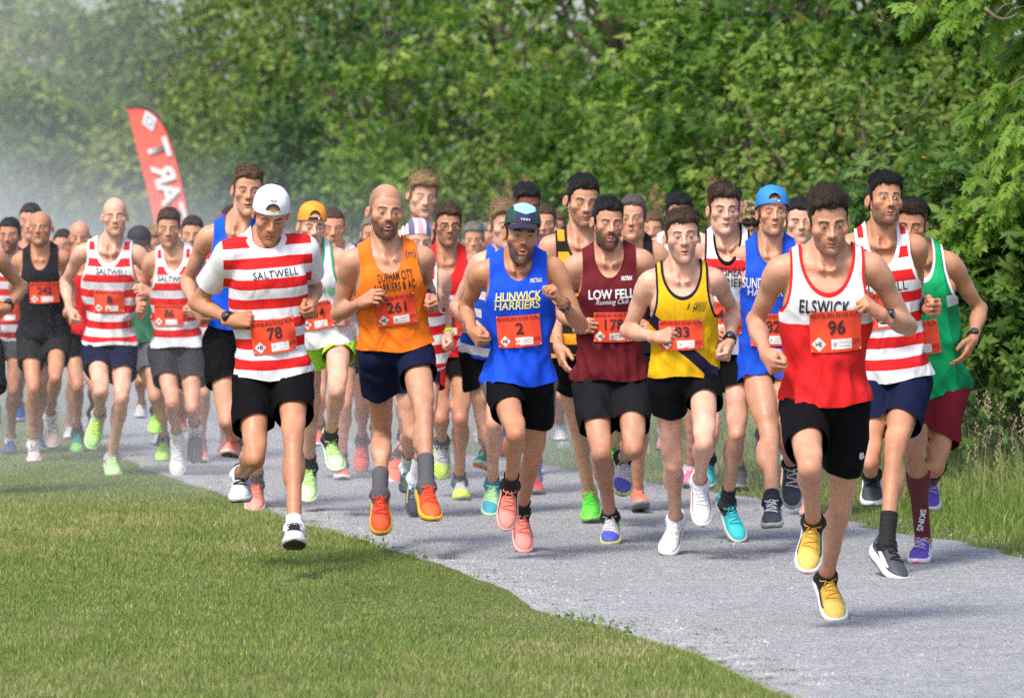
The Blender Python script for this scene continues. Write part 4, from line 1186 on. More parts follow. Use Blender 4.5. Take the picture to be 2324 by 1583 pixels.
dry = np.exp(-(((X - .15) / .5) ** 2 + ((Y - 18.6) / 1.3) ** 2)); tint = np.clip(tint + dry * .35 * r.random(n), 0, 1)
edge = sst(edge_x(EL2, Y) - X, 0, .12)
hg = r.uniform(.012, .028, n) * (1 + .25 * patch) * (.55 + .45 * edge) * (1 - .35 * dry); wd = r.uniform(.0016, .0036, n) * (Y / 17) ** .8
GRASS = leaf_mat("grass_blade", [(0, (.135, .225, .040)), (.4, (.215, .305, .070)), (.62, (.290, .325, .110)), (.85, (.42, .385, .18)), (1, (.55, .48, .30))], .3, .55, .3)
add("lawn_grass", blades(P, hg, wd, tint, .45, 1, 3), GRASS, kind="stuff")
# rough verge on the right
n = 60000; Y = 19.0 + 14 * r.random(n) ** 1.3; d = 2.9 * r.random(n) ** .9 - .04 + np.abs(r.normal(0, .03, n)); X = edge_x(ER2, Y) + d
ok = X < CXP * Y / FPX + .7; X, Y, d = X[ok], Y[ok], d[ok]; n = len(X)
gz = .9 * sst(X - edge_x(ER, Y), 1.6, 6) * sst(Y, 15, 28) - .012
P = np.stack((X, Y, gz), 1); patch = wob(P, 51, 2.2)
hg = (.04 + .07 * sst(d, .1, .8) + .22 * sst(d, .9, 1.9)) * r.uniform(.45, 1.25, n) * (1 + .3 * patch); wd = r.uniform(.0022, .0048, n) * (.8 + hg)
tint = np.clip(.30 + .14 * patch + r.normal(0, .17, n) + .25 * (r.random(n) < .10), 0, 1)
add("verge_grass", blades(P, hg, wd, tint, .42, 2, 5), GRASS, kind="stuff")
# seeding grass stems
n = 420; Y = 22 + 9 * r.random(n); d = .9 + 1.7 * r.random(n); X = edge_x(ER2, Y) + d; ok = X < CXP * Y / FPX + .5; X, Y = X[ok], Y[ok]; n = len(X)
gz = .9 * sst(X - edge_x(ER, Y), 1.6, 6) * sst(Y, 15, 28)
P = np.stack((X, Y, gz), 1); hg = r.uniform(.30, .62, n)
me1 = blades(P, hg, np.full(n, .0022), np.clip(r.normal(.9, .06, n), 0, 1), .22, 1, 8)
add("seeding_grass", me1, GRASS, kind="stuff")
V = []; F = []; Tn = []
co = np.zeros(len(me1.vertices) * 3, np.float32); me1.vertices.foreach_get("co", co); tips = co.reshape(-1, 3)[2::3]
for t_ in tips:
    for j in range(7):
        o = t_ + np.array((r.normal(0, .006), r.normal(0, .006), -.015 * j)); k = len(V); dx = r.normal(0, .012)
        V += [o, o + (dx + .004, 0, .014), o + (dx - .004, 0, .018)]; F.append((k, k + 1, k + 2)); Tn += [.93, .97, 1.0]
me = make_mesh("seedheads", np.array(V), np.array(F)); attr(me, "tint", np.array(Tn)); add("grass_seedheads", me, GRASS, kind="stuff")
# broad weeds along the lawn edge
n = 420; i = r.integers(20, len(EL2) - 55, n); P = EL2[i] + np.c_[np.abs(r.normal(0, .05, n)) * -1 + .02, r.normal(0, .10, n), np.zeros(n)]
keep = wob(P, 77, 5) > .25; P = P[keep]; n = len(P)
add("edge_weeds", blades(P, r.uniform(.014, .034, n), r.uniform(.004, .008, n), np.clip(r.normal(.15, .08, n), 0, 1), .9, 2, 6), GRASS, kind="stuff")
# loose grit and clippings along the edge of the path
n = 9000; Yg = 16 + 18 * r.random(n) ** 1.5; Xg = edge_x(EL2, Yg) + np.abs(r.normal(0, .16, n)); m2 = n // 2
Xg[:m2] = edge_x(EL2, Yg[:m2]) + r.random(m2) * 3.2
s = r.uniform(.0025, .008, n) * (1 + .6 * (r.random(n) < .08)); tet = np.array([(1, 0, -.3), (-.6, .8, -.3), (-.6, -.8, -.3), (0, 0, .7)])
V = (tet[None] * s[:, None, None] + np.stack((Xg, Yg, np.full(n, .006)), 1)[:, None]).reshape(-1, 3); b_ = np.arange(n)[:, None] * 4
F = np.concatenate([b_ + np.array([q]) for q in ((0, 1, 3), (1, 2, 3), (2, 0, 3))])
add("loose_gravel", make_mesh("gravel", V, F, False), flat("gravel_chip", (.30, .30, .31), .9, var=.75, scale=7), kind="stuff")
# ------------------------------------------------------------------ leaves
def maple_leaf():
    o = [(0, 0), (.46, .00), (.33, .19), (.60, .38), (.27, .46), (.19, .64), (0, 1.0)]
    R_ = o; L_ = [(-x, y) for x, y in o[1:-1]][::-1]
    ring = R_ + L_
    V = [(x, y, -.16 * abs(x) - .10 * y * y) for x, y in ring]; mid = [(0, .25, .02), (0, .55, -.01)]
    V = np.array(V + mid); n = len(ring); F = []
    for i in range(n):
        j = (i + 1) % n; ym = (ring[i][1] + ring[j][1]) / 2
        F.append((i, j, n if ym < .42 else n + 1))
    F += [(4, n + 1, n), (n - 4, n, n + 1)]
    return V * np.array((1, 1, 1.)), np.array(F)
def oval_leaf(w=.30, bend=.18):
    V = np.array([(0, 0, 0), (w, .30, -.06), (w * .8, .66, -.08 - bend * .4), (0, 1, -bend), (-w * .8, .66, -.08 - bend * .4), (-w, .30, -.06), (0, .45, .02)])
    return V, np.array([(0, 1, 6), (1, 2, 6), (2, 3, 6), (3, 4, 6), (4, 5, 6), (5, 0, 6)])
def pinnate_leaf(n=5, w=.085, seed=0):
    r_ = np.random.default_rng(seed); P = []
    bend = lambda y: -.28 * y * y
    P.append(tube([(0, y, bend(y)) for y in np.linspace(0, .85, 4)], .006, 3, False))
    sp = [(s, .18 + .62 * i / (n - 1)) for i in range(n) for s in (-1, 1)] + [(0, .84)]
    for s, y in sp:
        L = .40 - .12 * abs(y - .5); a = math.radians(52 + r_.uniform(-10, 10)) * s
        d = np.array((math.sin(a), math.cos(a), -.25 + r_.uniform(-.2, .1))); d /= np.linalg.norm(d); q = np.array((math.cos(a), -math.sin(a), 0)); o = np.array((0, y, bend(y)))
        mid = np.array((0, 0, -.03))
        V = np.array([o, o + d * L * .35 + q * w + mid * .2, o + d * L * .7 + q * w * .7 + mid * 1.2, o + d * L + mid * 2.5, o + d * L * .7 - q * w * .7 + mid * 1.2, o + d * L * .35 - q * w + mid * .2])
        P.append((V, [np.array([(0, 1, 2, 5), (5, 2, 4, 4)])[:1], np.array([(2, 3, 4), (5, 2, 4)])]))
    return join(P)
def simple(V, F): return V, (F if isinstance(F, list) else [F])
def diamond_leaf():
    V = np.array([(0, 0, 0), (.34, .45, -.09), (0, 1, -.14), (-.34, .45, -.09)]); return V, np.array([(0, 1, 2), (0, 2, 3)])
LEAF = {'diamond': simple(*diamond_leaf()), 'maple': simple(*maple_leaf()), 'oval': simple(*oval_leaf()), 'ash': simple(*pinnate_leaf())}
def leaf_frames(n, out, r_, up=.55, rnd=.55, droop=.35):
    """rows x (across), y (along the leaf), z (normal)"""
    N = out * .55 + np.array((0, -.15, up)) + r_.normal(0, rnd, (n, 3)); N /= np.linalg.norm(N, axis=1)[:, None]
    D = out + np.array((0, 0, -droop)) + r_.normal(0, .7, (n, 3)); D -= N * (D * N).sum(1)[:, None]; D /= np.linalg.norm(D, axis=1)[:, None] + 1e-9
    return np.stack((np.cross(D, N), D, N), 1)
def leaves_mesh(name, kind, P, M, S, tint):
    V, F = LEAF[kind]; n = len(P); k = len(V)
    W = np.einsum('vi,nij->nvj', V, M) * S[:, None, None] + P[:, None]
    b_ = (np.arange(n) * k)[:, None, None]
    me = make_mesh(name, W.reshape(-1, 3), [(f[None] + b_).reshape(-1, f.shape[1]) for f in F])
    attr(me, "tint", np.repeat(tint, k)); return me
LM = {
 'maple': leaf_mat("maple_leaf", [(0, (.030, .085, .014)), (.45, (.085, .190, .026)), (.75, (.165, .280, .040)), (1, (.30, .40, .09))], .40, .55, .2),
 'pale': leaf_mat("willow_leaf", [(0, (.085, .135, .030)), (.5, (.165, .225, .050)), (1, (.28, .33, .09))], .40, .6, .2),
 'mid': leaf_mat("hawthorn_leaf", [(0, (.042, .095, .022)), (.5, (.11, .190, .040)), (1, (.22, .30, .07))], .38, .6, .2),
 'dark': leaf_mat("alder_leaf", [(0, (.018, .058, .020)), (.5, (.045, .115, .030)), (1, (.11, .20, .045))], .32, .55, .2),
 'ash': leaf_mat("ash_leaf", [(0, (.070, .165, .018)), (.5, (.150, .280, .030)), (1, (.27, .40, .06))], .42, .5, .25),
 'gold': leaf_mat("catkin", [(0, (.24, .15, .035)), (1, (.42, .30, .08))], .25, .7, .1),
 'bramble': leaf_mat("bramble_leaf", [(0, (.040, .105, .018)), (.5, (.095, .190, .034)), (1, (.19, .29, .06))], .36, .5, .25),
}
BARK = flat("bark", (.115, .090, .068), .9, var=.45, scale=14, bump=.8)
TWIG = flat("twig_bark", (.16, .125, .09), .85, var=.35, scale=20)
GROUP_T = "trees along the path"
def singles(root, kind, matl, P, M, S, tint, variants=5):
    """leaves as parts of their own, sharing meshes"""
    lib = []
    for i in range(variants):
        V, F = LEAF[kind]; V = V.copy(); V[:, 2] += .05 * np.sin(V[:, 1] * 5 + i * 2) + .04 * V[:, 0] * (i - 2); V[:, 0] *= .9 + .05 * i
        me = make_mesh("leaf", V, F); attr(me, "tint", np.full(len(V), i / (variants - 1) * .8 + .1)); me.materials.append(matl); lib.append(me)
    rt = np.array(root.location)
    for p, m, s, t in zip(P, M, S, tint):
        o = bpy.data.objects.new("leaf", lib[int(np.clip(t * variants, 0, variants - 1))]); COL.objects.link(o); o.parent = root
        X = np.eye(4); X[:3, :3] = (m * s).T; X[:3, 3] = p - rt; o.matrix_basis = Matrix([list(q) for q in X])
def tree(name, label, xpx, Y, h, rad, nclump, per, leaf, matl, size, ind=0, clump_r=.30, zmin=.3, dry=0, cat="tree", tint0=.5, group=GROUP_T, trunk=.10, lean=(0, 0), seed=0, ymax=None, extra=None, vis=True, bottom=.0):
    """trunk and limbs, then clumps of leaves spread through an uneven crown"""
    r_ = np.random.default_rng(seed); X = (xpx - CXP) * Y / FPX
    gz = .9 * sst(X - edge_x(ER, min(Y, 60)), 1.6, 6) * sst(Y, 15, 28) + .25 * sst(Y, 60, 110)
    root = thing(name, (X, Y, gz), label, cat, group)
    rx, ry, rz = rad; cz = h - rz
    # clump centres near the outside of a lumpy ellipsoid, fewer inside
    C = []
    while len(C) < nclump:
        d = r_.normal(size=3); d /= np.linalg.norm(d)
        k = r_.uniform(.45, 1.0) ** .5 * (1 + .20 * math.sin(d[0] * 5 + seed) * math.cos(d[2] * 4 + seed * 2))
        c = np.array((d[0] * rx * k + lean[0] * d[2], d[1] * ry * k, cz + d[2] * rz * k))
        if c[2] < zmin or c[2] > (ymax or 99): continue
        if vis and d[1] > .35 and r_.random() < .75: continue
        C.append(c)
    C = np.array(C)
    # limbs
    parts = []; top = np.array((lean[0] * .6, 0, h * .86))
    tr = [np.array((0, 0, -.15)), np.array((.05, 0, h * .25)), np.array((lean[0] * .3, .05, h * .55)), top]
    parts.append(tube(tr, [trunk * 1.25, trunk, trunk * .7, trunk * .2], 10)); V, F = join(parts)
    add("trunk", make_mesh("trunk", V, F), BARK, root)
    parts = []
    for i in r_.permutation(len(C))[:max(6, nclump // 4)]:
        c = C[i]; t = np.clip(c[2] / h * .7, .12, .8); s0 = np.array((lean[0] * .6 * t, 0, h * t * .9)); m = (s0 + c) / 2 + np.array((0, 0, -.12)) + r_.normal(0, .08, 3)
        parts.append(tube([s0, m, c, c + (c - m) * .35], [trunk * .34, trunk * .22, trunk * .10, trunk * .04], 5))
    V, F = join(parts); add("limb", make_mesh("limb", V, F), TWIG, root, kind="stuff")
    n = len(C) * per; ci = np.repeat(np.arange(len(C)), per)
    cr = clump_r * r_.uniform(.6, 1.35, len(C))
    o = r_.normal(0, 1, (n, 3)) * np.array((1, 1, .55)); P = C[ci] + o * cr[ci][:, None] * .62
    P[:, 2] = np.maximum(P[:, 2], .03 + bottom)
    out = P - np.array((0, 0, cz * .8)); out /= np.linalg.norm(out, axis=1)[:, None] + 1e-9; out = out * .6 + o / (np.linalg.norm(o, axis=1)[:, None] + 1e-9) * .5
    M = leaf_frames(n, out, r_); S = size * r_.uniform(.55, 1.2, n)
    ct = r_.normal(0, .21, len(C)); tint = np.clip(tint0 + ct[ci] + .25 * np.clip(o[:, 2], -1, 1) * .4 + r_.normal(0, .16, n), 0, 1)
    P += (root.location[0], root.location[1], root.location[2]); 
    if ind:
        vx = CXP + P[:, 0] / P[:, 1] * FPX; vy = YH - (P[:, 2] - CAMH) / P[:, 1] * FPX
        score = P[:, 1] + 50 * ((vx < -10) | (vx > 2334) | (vy < -10) | (vy > 900))
        order = np.argsort(score); I, J_ = order[:ind], order[ind:]
        singles(root, leaf, matl, P[I], M[I], S[I], tint[I]); P, M, S, tint = P[J_], M[J_], S[J_], tint[J_]
    rt = np.array(root.location)
    add("foliage", leaves_mesh("foliage", leaf, P - rt, M, S, tint), matl, root, kind="stuff")
    if dry:                                            # hanging catkins / seed keys
        m = dry; i = r_.integers(0, len(P), m); Q = P[i] - rt + r_.normal(0, .05, (m, 3)) + np.array((0, -.05, 0))
        Md = leaf_frames(m, np.tile((0, -.3, -1.), (m, 1)), r_, .1, .4, 1.2)
        add("catkin", leaves_mesh("catkin", 'oval', Q, Md, size * r_.uniform(.5, 1.1, m), r_.random(m)), LM['gold'], root, kind="stuff")
    return root
# ------------------------------------------------------------------ the wood behind
def wood(name, x0, x1, Y0, Y1, ztop, n, size, matl, tint0, seed):
    r_ = np.random.default_rng(seed); nc = n // 40
    cx = r_.uniform(x0, x1, nc); cy = r_.uniform(Y0, Y1, nc)
    zt = ztop * (.82 + .18 * np.sin(cx * .45 + seed) + .08 * np.sin(cx * 1.7)); cz = zt * r_.random(nc) ** .7
    C = np.stack((cx, cy, cz), 1); ci = np.repeat(np.arange(nc), 40); m = len(ci)
    o = r_.normal(0, 1, (m, 3)); P = C[ci] + o * np.array((.8, .5, .45)) * (size * 2.0)
    P[:, 2] = np.maximum(P[:, 2], .1)
    M = leaf_frames(m, o / np.linalg.norm(o, axis=1)[:, None], r_); S = size * r_.uniform(.6, 1.3, m)
    t = np.clip(tint0 + r_.normal(0, .16, nc)[ci] + r_.normal(0, .14, m), 0, 1)
    add(name, leaves_mesh(name, 'diamond', P, M, S, t), matl, kind="stuff")
wood("distant_wood", -34, 15, 128, 150, 8.8, 28000, .42, LM['pale'], .45, 3)
T_ = tree
# hazy trees far left
for i, (x, Y, h, rx, tt, lab, m) in enumerate([
    (20, 112, 7.2, 2.6, .50, "hazy pale green tree at the far left edge behind the dust", 'pale'),
    (215, 105, 6.9, 2.5, .55, "pale olive tree above the bald runners, left of the red flag", 'pale'),
    (430, 100, 6.9, 2.4, .42, "grey green tree rising straight behind the red feather flag", 'mid'),
    (120, 92, 4.0, 2.1, .50, "low hazy bush of the far bank beneath the pale trees", 'mid'),
    (390, 90, 3.4, 2.0, .60, "low yellow green bush beside the pole of the red flag", 'pale')]):
    T_("tree", lab, x, Y, h, (rx, 1.6, h * .5), 150, 34, 'diamond', LM[m], .24, 0, .55, tint0=tt, trunk=.16, seed=60 + i)
for i, (x, Y, h, rx, tt, lab, m, sz) in enumerate([
    (600, 78, 6.4, 1.6, .66, "bushy mid green tree right of the flag, above the tall runner in blue", 'mid', .15),
    (760, 74, 6.2, 1.6, .62, "leafy tree above the runner in the orange cap", 'mid', .15),
    (900, 70, 6.4, 1.6, .30, "dark green tree above the balding runner in orange", 'dark', .15),
    (640, 70, 2.9, 1.3, .35, "dark low bush behind the orange cap and the white cap", 'dark', .13),
    (880, 64, 2.6, 1.2, .50, "grey green bush directly behind the blond runner", 'mid', .13)]):
    T_("tree", lab, x, Y, h, (rx, 1.3, h * .5), 150, 32, 'diamond', LM[m], sz * 1.05, 0, .40, tint0=tt, trunk=.13, seed=80 + i)
T_("maple_tree", "broad maple with a bright leafy crown in the top centre", 1130, 60, 6.3, (1.75, 1.3, 3.2), 130, 42, 'maple', LM['maple'], .155, 260, .44, tint0=.62, trunk=.15, seed=101)
T_("maple_tree", "maple with large dark gaps above the runner with black and orange hoops", 1420, 55, 6.0, (1.55, 1.2, 3.0), 120, 42, 'maple', LM['maple'], .15, 280, .44, tint0=.42, trunk=.15, seed=102)
T_("maple_tree", "young maple with light sprays above the runner in the maroon vest", 1560, 50, 3.4, (1.0, .8, 1.7), 80, 32, 'maple', LM['maple'], .145, 260, .32, tint0=.60, trunk=.08, seed=103)
T_("tree", "low hawthorn bush behind the runner in the blue and teal cap", 1130, 56, 2.5, (1.3, .9, 1.25), 90, 30, 'oval', LM['mid'], .11, 0, .32, tint0=.58, trunk=.07, seed=104)
T_("catkin_tree", "dark tree hung with golden catkins, right of the top centre", 1760, 50, 6.0, (1.15, .9, 3.0), 130, 26, 'oval', LM['dark'], .15, 0, .33, tint0=.30, trunk=.13, dry=420, seed=105)
T_("maple_tree", "small maple bush above the runner with windswept brown hair", 1690, 44, 2.9, (.95, .7, 1.3), 80, 22, 'maple', LM['maple'], .16, 240, .27, tint0=.55, trunk=.07, seed=106)
T_("maple_tree", "maple with broad flat leaves above the leading runner, right of the catkins", 2020, 41, 5.0, (1.0, .8, 2.4), 120, 32, 'maple', LM['maple'], .15, 280, .32, tint0=.50, trunk=.10, seed=107)
T_("maple_tree", "tall maple filling the top right corner", 2270, 40, 5.6, (1.1, .9, 2.7), 120, 32, 'maple', LM['maple'], .15, 260, .34, tint0=.48, trunk=.12, seed=108)
T_("bramble_bush", "dark bramble thicket behind the runner in green at the right", 2140, 30, 2.0, (.80, .6, 1.15), 110, 28, 'maple', LM['bramble'], .11, 260, .24, tint0=.40, trunk=.04, cat="bush", group="brambles at the verge", seed=109)
T_("bramble_bush", "bramble with big leaves at the right edge, below the ash branches", 2290, 27.5, 1.75, (.60, .5, 1.0), 100, 28, 'maple', LM['bramble'], .115, 260, .22, tint0=.46, trunk=.04, cat="bush", group="brambles at the verge", seed=110)
T_("bramble_bush", "scrub with rusty seed heads between the two tall runners at right", 1960, 37, 2.0, (1.0, .6, 1.0), 100, 26, 'oval', LM['mid'], .085, 0, .26, tint0=.55, trunk=.04, dry=90, cat="bush", group="brambles at the verge", seed=111)
T_("bramble_bush", "low green scrub at the path side, behind the runner in yellow", 1600, 46, 1.9, (1.5, .7, .95), 110, 26, 'oval', LM['mid'], .10, 0, .28, tint0=.50, trunk=.04, cat="bush", group="brambles at the verge", seed=112)
# ash tree: trunk outside the frame on the right, drooping sprays reach in
def ash_tree():
    r_ = np.random.default_rng(12); Y = 27.5; X = (2500 - CXP) * Y / FPX
    gz = .9 * sst(X - edge_x(ER, Y), 1.6, 6); root = thing("ash_tree", (X, Y, gz), "ash tree with drooping bright sprays reaching in at the right edge", "tree", GROUP_T)
    v, f = tube([(0, 0, -.2), (.03, 0, 1.2), (-.05, .05, 2.6), (.1, 0, 5.2)], [.16, .13, .10, .03], 12); add("trunk", make_mesh("trunk", v, f), BARK, root)
    P, M, S, T = [], [], [], []
    ends = [(2150, 560, .1), (2185, 470, -.2), (2165, 640, .25), (2230, 300, 0), (2120, 540, -.3), (2250, 395, .3), (2210, 250, -.1), (2260, 190, .2), (2230, 520, -.4), (2190, 600, .0), (2270, 640, -.3), (2280, 520, .1), (2240, 690, -.1), (2290, 330, -.3), (2300, 250, .2), (2060, 20, .1), (2160, 40, -.2), (2260, 60, .0), (2310, 120, .2), (2275, 450, -.5), (2310, 590, .2), (2205, 425, .25), (2300, 720, .1)]
    for k, (ex, ey, dy) in enumerate(ends):
        e = world_pt(ex, ey, Y + dy) - np.array(root.location); s0 = np.array((0, dy * .3, e[2] + .35 + r_.uniform(0, .3))); m = (s0 + e) / 2 + np.array((0, 0, .12))
        q = np.linspace(0, 1, 9)[:, None]; C = (1 - q) ** 2 * s0 + 2 * q * (1 - q) * m + q ** 2 * e
        v, f = tube(C, np.linspace(.016, .004, 9), 6); add("branch", make_mesh("branch", v, f), TWIG, root)
        for j in range(44):
            t = r_.uniform(.30, 1.0) if j > 2 else 1.0
            p = (1 - t) ** 2 * s0 + 2 * t * (1 - t) * m + t ** 2 * e
            tg = nrm(e - m); sd = np.array((0, 1, 0)) * r_.choice([-1, 1]) * .6
            d = nrm(tg * r_.uniform(.3, 1.0) + sd * r_.uniform(0, 1) + np.array((0, 0, r_.uniform(-.9, .35))) + r_.normal(0, .25, 3))
            n = nrm(np.array((-.2, -.5, .75)) + r_.normal(0, .35, 3)); n = nrm(n - d * (n @ d))
            P.append(p + np.array(root.location) + r_.normal(0, .03, 3)); M.append(np.array((np.cross(d, n), d, n))); S.append(r_.uniform(.10, .19)); T.append(np.clip(r_.normal(.5, .22), 0, 1))
    P, M, S, T = map(np.array, (P, M, S, T)); o = np.argsort(P[:, 1]); I, J_ = o[:290], o[290:]
    singles(root, 'ash', LM['ash'], P[I], M[I], S[I], T[I])
    add("foliage", leaves_mesh("foliage", 'ash', P[J_] - np.array(root.location), M[J_], S[J_], T[J_]), LM['ash'], root, kind="stuff")
ash_tree()
# bare branches that cross the leaves
for px0, px1, Y, w, lab in [((1690, 235), (1800, 395), 43.0, .020, "bare brown branch slanting down through the leaves above the blue cap"), ((1985, 160), (2045, 195), 40.0, .014, "short pale dead branch among the maple leaves at upper right"), ((2235, 18), (2310, 30), 26.9, .012, "curved twig in the top right corner")]:
    a, c_ = world_pt(*px0, Y), world_pt(*px1, Y); q = np.linspace(0, 1, 8)[:, None]
    pts = a + (c_ - a) * q + np.c_[np.zeros(8), np.zeros(8), -.05 * np.sin(np.linspace(0, 3.14, 8))]
    v, f = tube(pts - a, np.linspace(w, w * .4, 8), 7); t = thing("branch", tuple(a), lab, "branch"); add("wood", make_mesh("wood", v, f), TWIG, t)
    for k in (.4, .7):
        o = (pts[int(k * 7)] - a); v, f = tube([o, o + np.array((.05, 0, .06)), o + np.array((.13, .02, .08))], [w * .4, w * .3, w * .15], 5); add("twig", make_mesh("twig", v, f), TWIG, t)
# dead dock stems
DOCK = leaf_mat("dock_seed", [(0, (.20, .11, .05)), (1, (.42, .29, .15))], .15, .8, .1)
for k, (x, y, Y, lab) in enumerate([(1490, 430, 41, "tan dock seed spikes behind the runner in the black vest"), (1187, 395, 48, "tan dock seed spikes above the curly haired runner"), (1610, 425, 42, "single tan dock spike left of the runner with windswept hair"), (2095, 430, 34, "rusty dock seed heads right of the tall dark haired runner"), (2130, 475, 33, "low rusty dock heads above the runner in green")]):
    r_ = np.random.default_rng(k); e = world_pt(x, y, Y); t = thing("dock_plant", (e[0], e[1], .2), lab, "plant", "dock plants gone to seed")
    for j in range(3):
        tip = np.array((r_.normal(0, .05), r_.normal(0, .05), e[2] - .2 + r_.uniform(-.12, .12))); v, f = tube([(0, 0, -.3), tip * .5, tip], [.008, .006, .003], 5); add("stem", make_mesh("stem", v, f), TWIG, t)
        m = 110; q = r_.uniform(.70, 1.0, m) ; Pq = tip * q[:, None] + r_.normal(0, .022, (m, 3)); Mq = leaf_frames(m, r_.normal(0, 1, (m, 3)), r_)
        add("seed_head", leaves_mesh("seed", 'oval', Pq, Mq, r_.uniform(.02, .045, m), r_.random(m)), DOCK, t, kind="stuff")
# ------------------------------------------------------------------ start flag
def flag():
    Y = 62.0; k = Y / FPX; base = world_pt(436, 560, Y); X, Z = base[0], 0
    t = thing("feather_flag", (X, Y, 0), "red feather flag with a white word seen back to front, standing in the dust", "flag")
    P3 = lambda x, y, d=0.0: world_pt(x, y, Y) - np.array((X, Y + d, 0))
    right = [(300, 243), (325, 246), (345, 254), (362, 272), (378, 300), (392, 338), (403, 378), (414, 425), (424, 470), (431, 520), (436, 600), (438, 720)]
    left = [(287, 246), (292, 262), (298, 285), (305, 312), (313, 345), (321, 380), (330, 415), (338, 450), (346, 490), (354, 530), (368, 620), (380, 720)]
    V = []
    for i, (a, c_) in enumerate(zip(left, right)):
        for j in range(7):
            q = j / 6; p = P3(a[0] + (c_[0] - a[0]) * q, a[1] + (c_[1] - a[1]) * q); V.append(p + np.array((0, .012 * math.sin(i * .9 + q * 3) * (1 - q), 0)))
    V = np.array(V); V2 = V + np.array((0, .006, 0)); n = len(V); gf = grid_faces(12, 7)
    b = NB("flag_cloth"); nn = b.noise(5, 2); c = b.ramp(nn, [(.3, (.74, .095, .065)), (.7, (.82, .13, .09))]); b.p(Base_Color=c, Roughness=.7)
    add("sail", make_mesh("sail", np.concatenate((V, V2)), np.concatenate((gf, gf[:, ::-1] + n))), b.m, t)
    pts = [P3(288, 244)] + [P3(x + 2, y) for x, y in right] + [P3(440, 830)]; pts[-1][2] = 0
    v, f = tube(pts, [.008] + [.012] * (len(pts) - 2) + [.02], 8); add("pole", make_mesh("pole", v, f), flat("black_fibre", (.015, .015, .018), .4), t)
    v, f = box(pts[-1] + np.array((0, 0, .02)), (.5, .5, .04)); add("base_plate", make_mesh("base", v, f, False), flat("black_fibre", (.015, .015, .018), .4), t)
    W = flat("flag_white", (.80, .80, .82), .7, var=.03); ax = nrm(P3(402, 500) - P3(338, 300)); sx = np.array((-ax[2], 0, ax[0])); sx = sx if sx[0] > 0 else -sx
    for ch, x, y in (("T", 361, 338), ("R", 372, 391), ("A", 386, 437), ("T", 399, 486), ("S", 410, 545)):
        V, F, sz = text_mesh(ch, .03); hgt = 44 * k * 1.10; s = hgt / sz[1]; o = P3(x - 1, y, .03)
        # back to front: reading direction up the sail, tops to the right
        Q = np.array([o + (-ax) * (vx * s * 1.12) + sx * (vy * s) for vx, vy in V]); add("letter", make_mesh("letter", Q, F, False), W, t)
    o = P3(339, 275, .024); d1, d2 = ax * 25 * k, sx * 17 * k
    Q = np.array([o + d1, o + d2, o - d1, o - d2]); em = add("emblem", make_mesh("emblem", Q, np.array([(0, 1, 2, 3)]), False), W, t)
    o = P3(339, 275, .028); Q = np.array([o + d1 * .62, o + d2 * .62, o - d1 * .62, o - d2 * .62, o + d1 * .38, o + d2 * .38, o - d1 * .38, o - d2 * .38])
    add("emblem_ring", make_mesh("ring", Q, np.array([(i, (i + 1) % 4, 4 + (i + 1) % 4, 4 + i) for i in range(4)]), False), flat("flag_blue", (.22, .28, .42), .7), em)
flag()
# ------------------------------------------------------------------ dust kicked up by the runners
def dust():
    x0, x1, y0, y1, z0, z1 = -13, 5.0, 24.0, 126, -.02, 9.5
    v, f = box(((x0 + x1) / 2, (y0 + y1) / 2, (z0 + z1) / 2), (x1 - x0, y1 - y0, z1 - z0))
    m = bpy.data.materials.new("dust"); m.use_nodes = True; t = m.node_tree; t.nodes.clear()
    b = NB.__new__(NB); b.m = m; b.t = t
    out = b.n("OutputMaterial"); pv = b.n("VolumePrincipled"); t.links.new(pv.outputs[0], out.inputs["Volume"])
    pv.inputs["Color"].default_value = (.92, .93, .95, 1); pv.inputs["Anisotropy"].default_value = .2
    c = b.coord(); s = b.sep(c)
    X, Y, Z = s[0], s[1], s[2]
    n = b.noise(.42, 3, .55, b.mapping(c, (1, .35, 1.1)))
    def smooth(v, a, c_): 
        q = b.n("MapRange", interpolation_type='SMOOTHSTEP'); b.set(q.inputs[0], v); q.inputs[1].default_value = a; q.inputs[2].default_value = c_; return q.outputs[0]
    # the cloud follows the path, leans to the left and thins out with height and towards the viewer
    cx = b.math('ADD', X, b.math('MULTIPLY', b.math('SUBTRACT', Y, 26), .065))
    lat = smooth(cx, 3.6, -1.6)
    front = smooth(Y, 24.0, 33); back = smooth(Y, 80, 62)
    hi = smooth(Z, b_hi, 0.0) if False else b.math('POWER', smooth(b.math('ADD', Z, b.math('MULTIPLY', cx, .20)), 2.5, -1.3), 1.5)
    den = b.math('MULTIPLY', b.math('MULTIPLY', lat, front), b.math('MULTIPLY', back, hi))
    low = b.math('MULTIPLY', b.math('MULTIPLY', smooth(Z, .85, .05), smooth(cx, 4.3, .6)), b.math('MULTIPLY', smooth(Y, 24, 29), smooth(Y, 60, 40)))
    den = b.math('ADD', den, b.math('MULTIPLY', low, 1.15))
    den = b.math('ADD', b.math('MULTIPLY', den, smooth(n, .28, .70)), b.math('MULTIPLY', b.math('MULTIPLY', smooth(Y, 66, 88), smooth(cx, -.5, -4.5)), b.math('MULTIPLY', smooth(Z, 9.4, 5.5), b.math('MULTIPLY', smooth(Y, 126, 100), .06)))); den = b.math('MULTIPLY', den, DUST)
    t.links.new(den, pv.inputs["Density"])
    add("dust_cloud", make_mesh("dust", v, f, False), m, kind="stuff")
DUST = .19
dust()
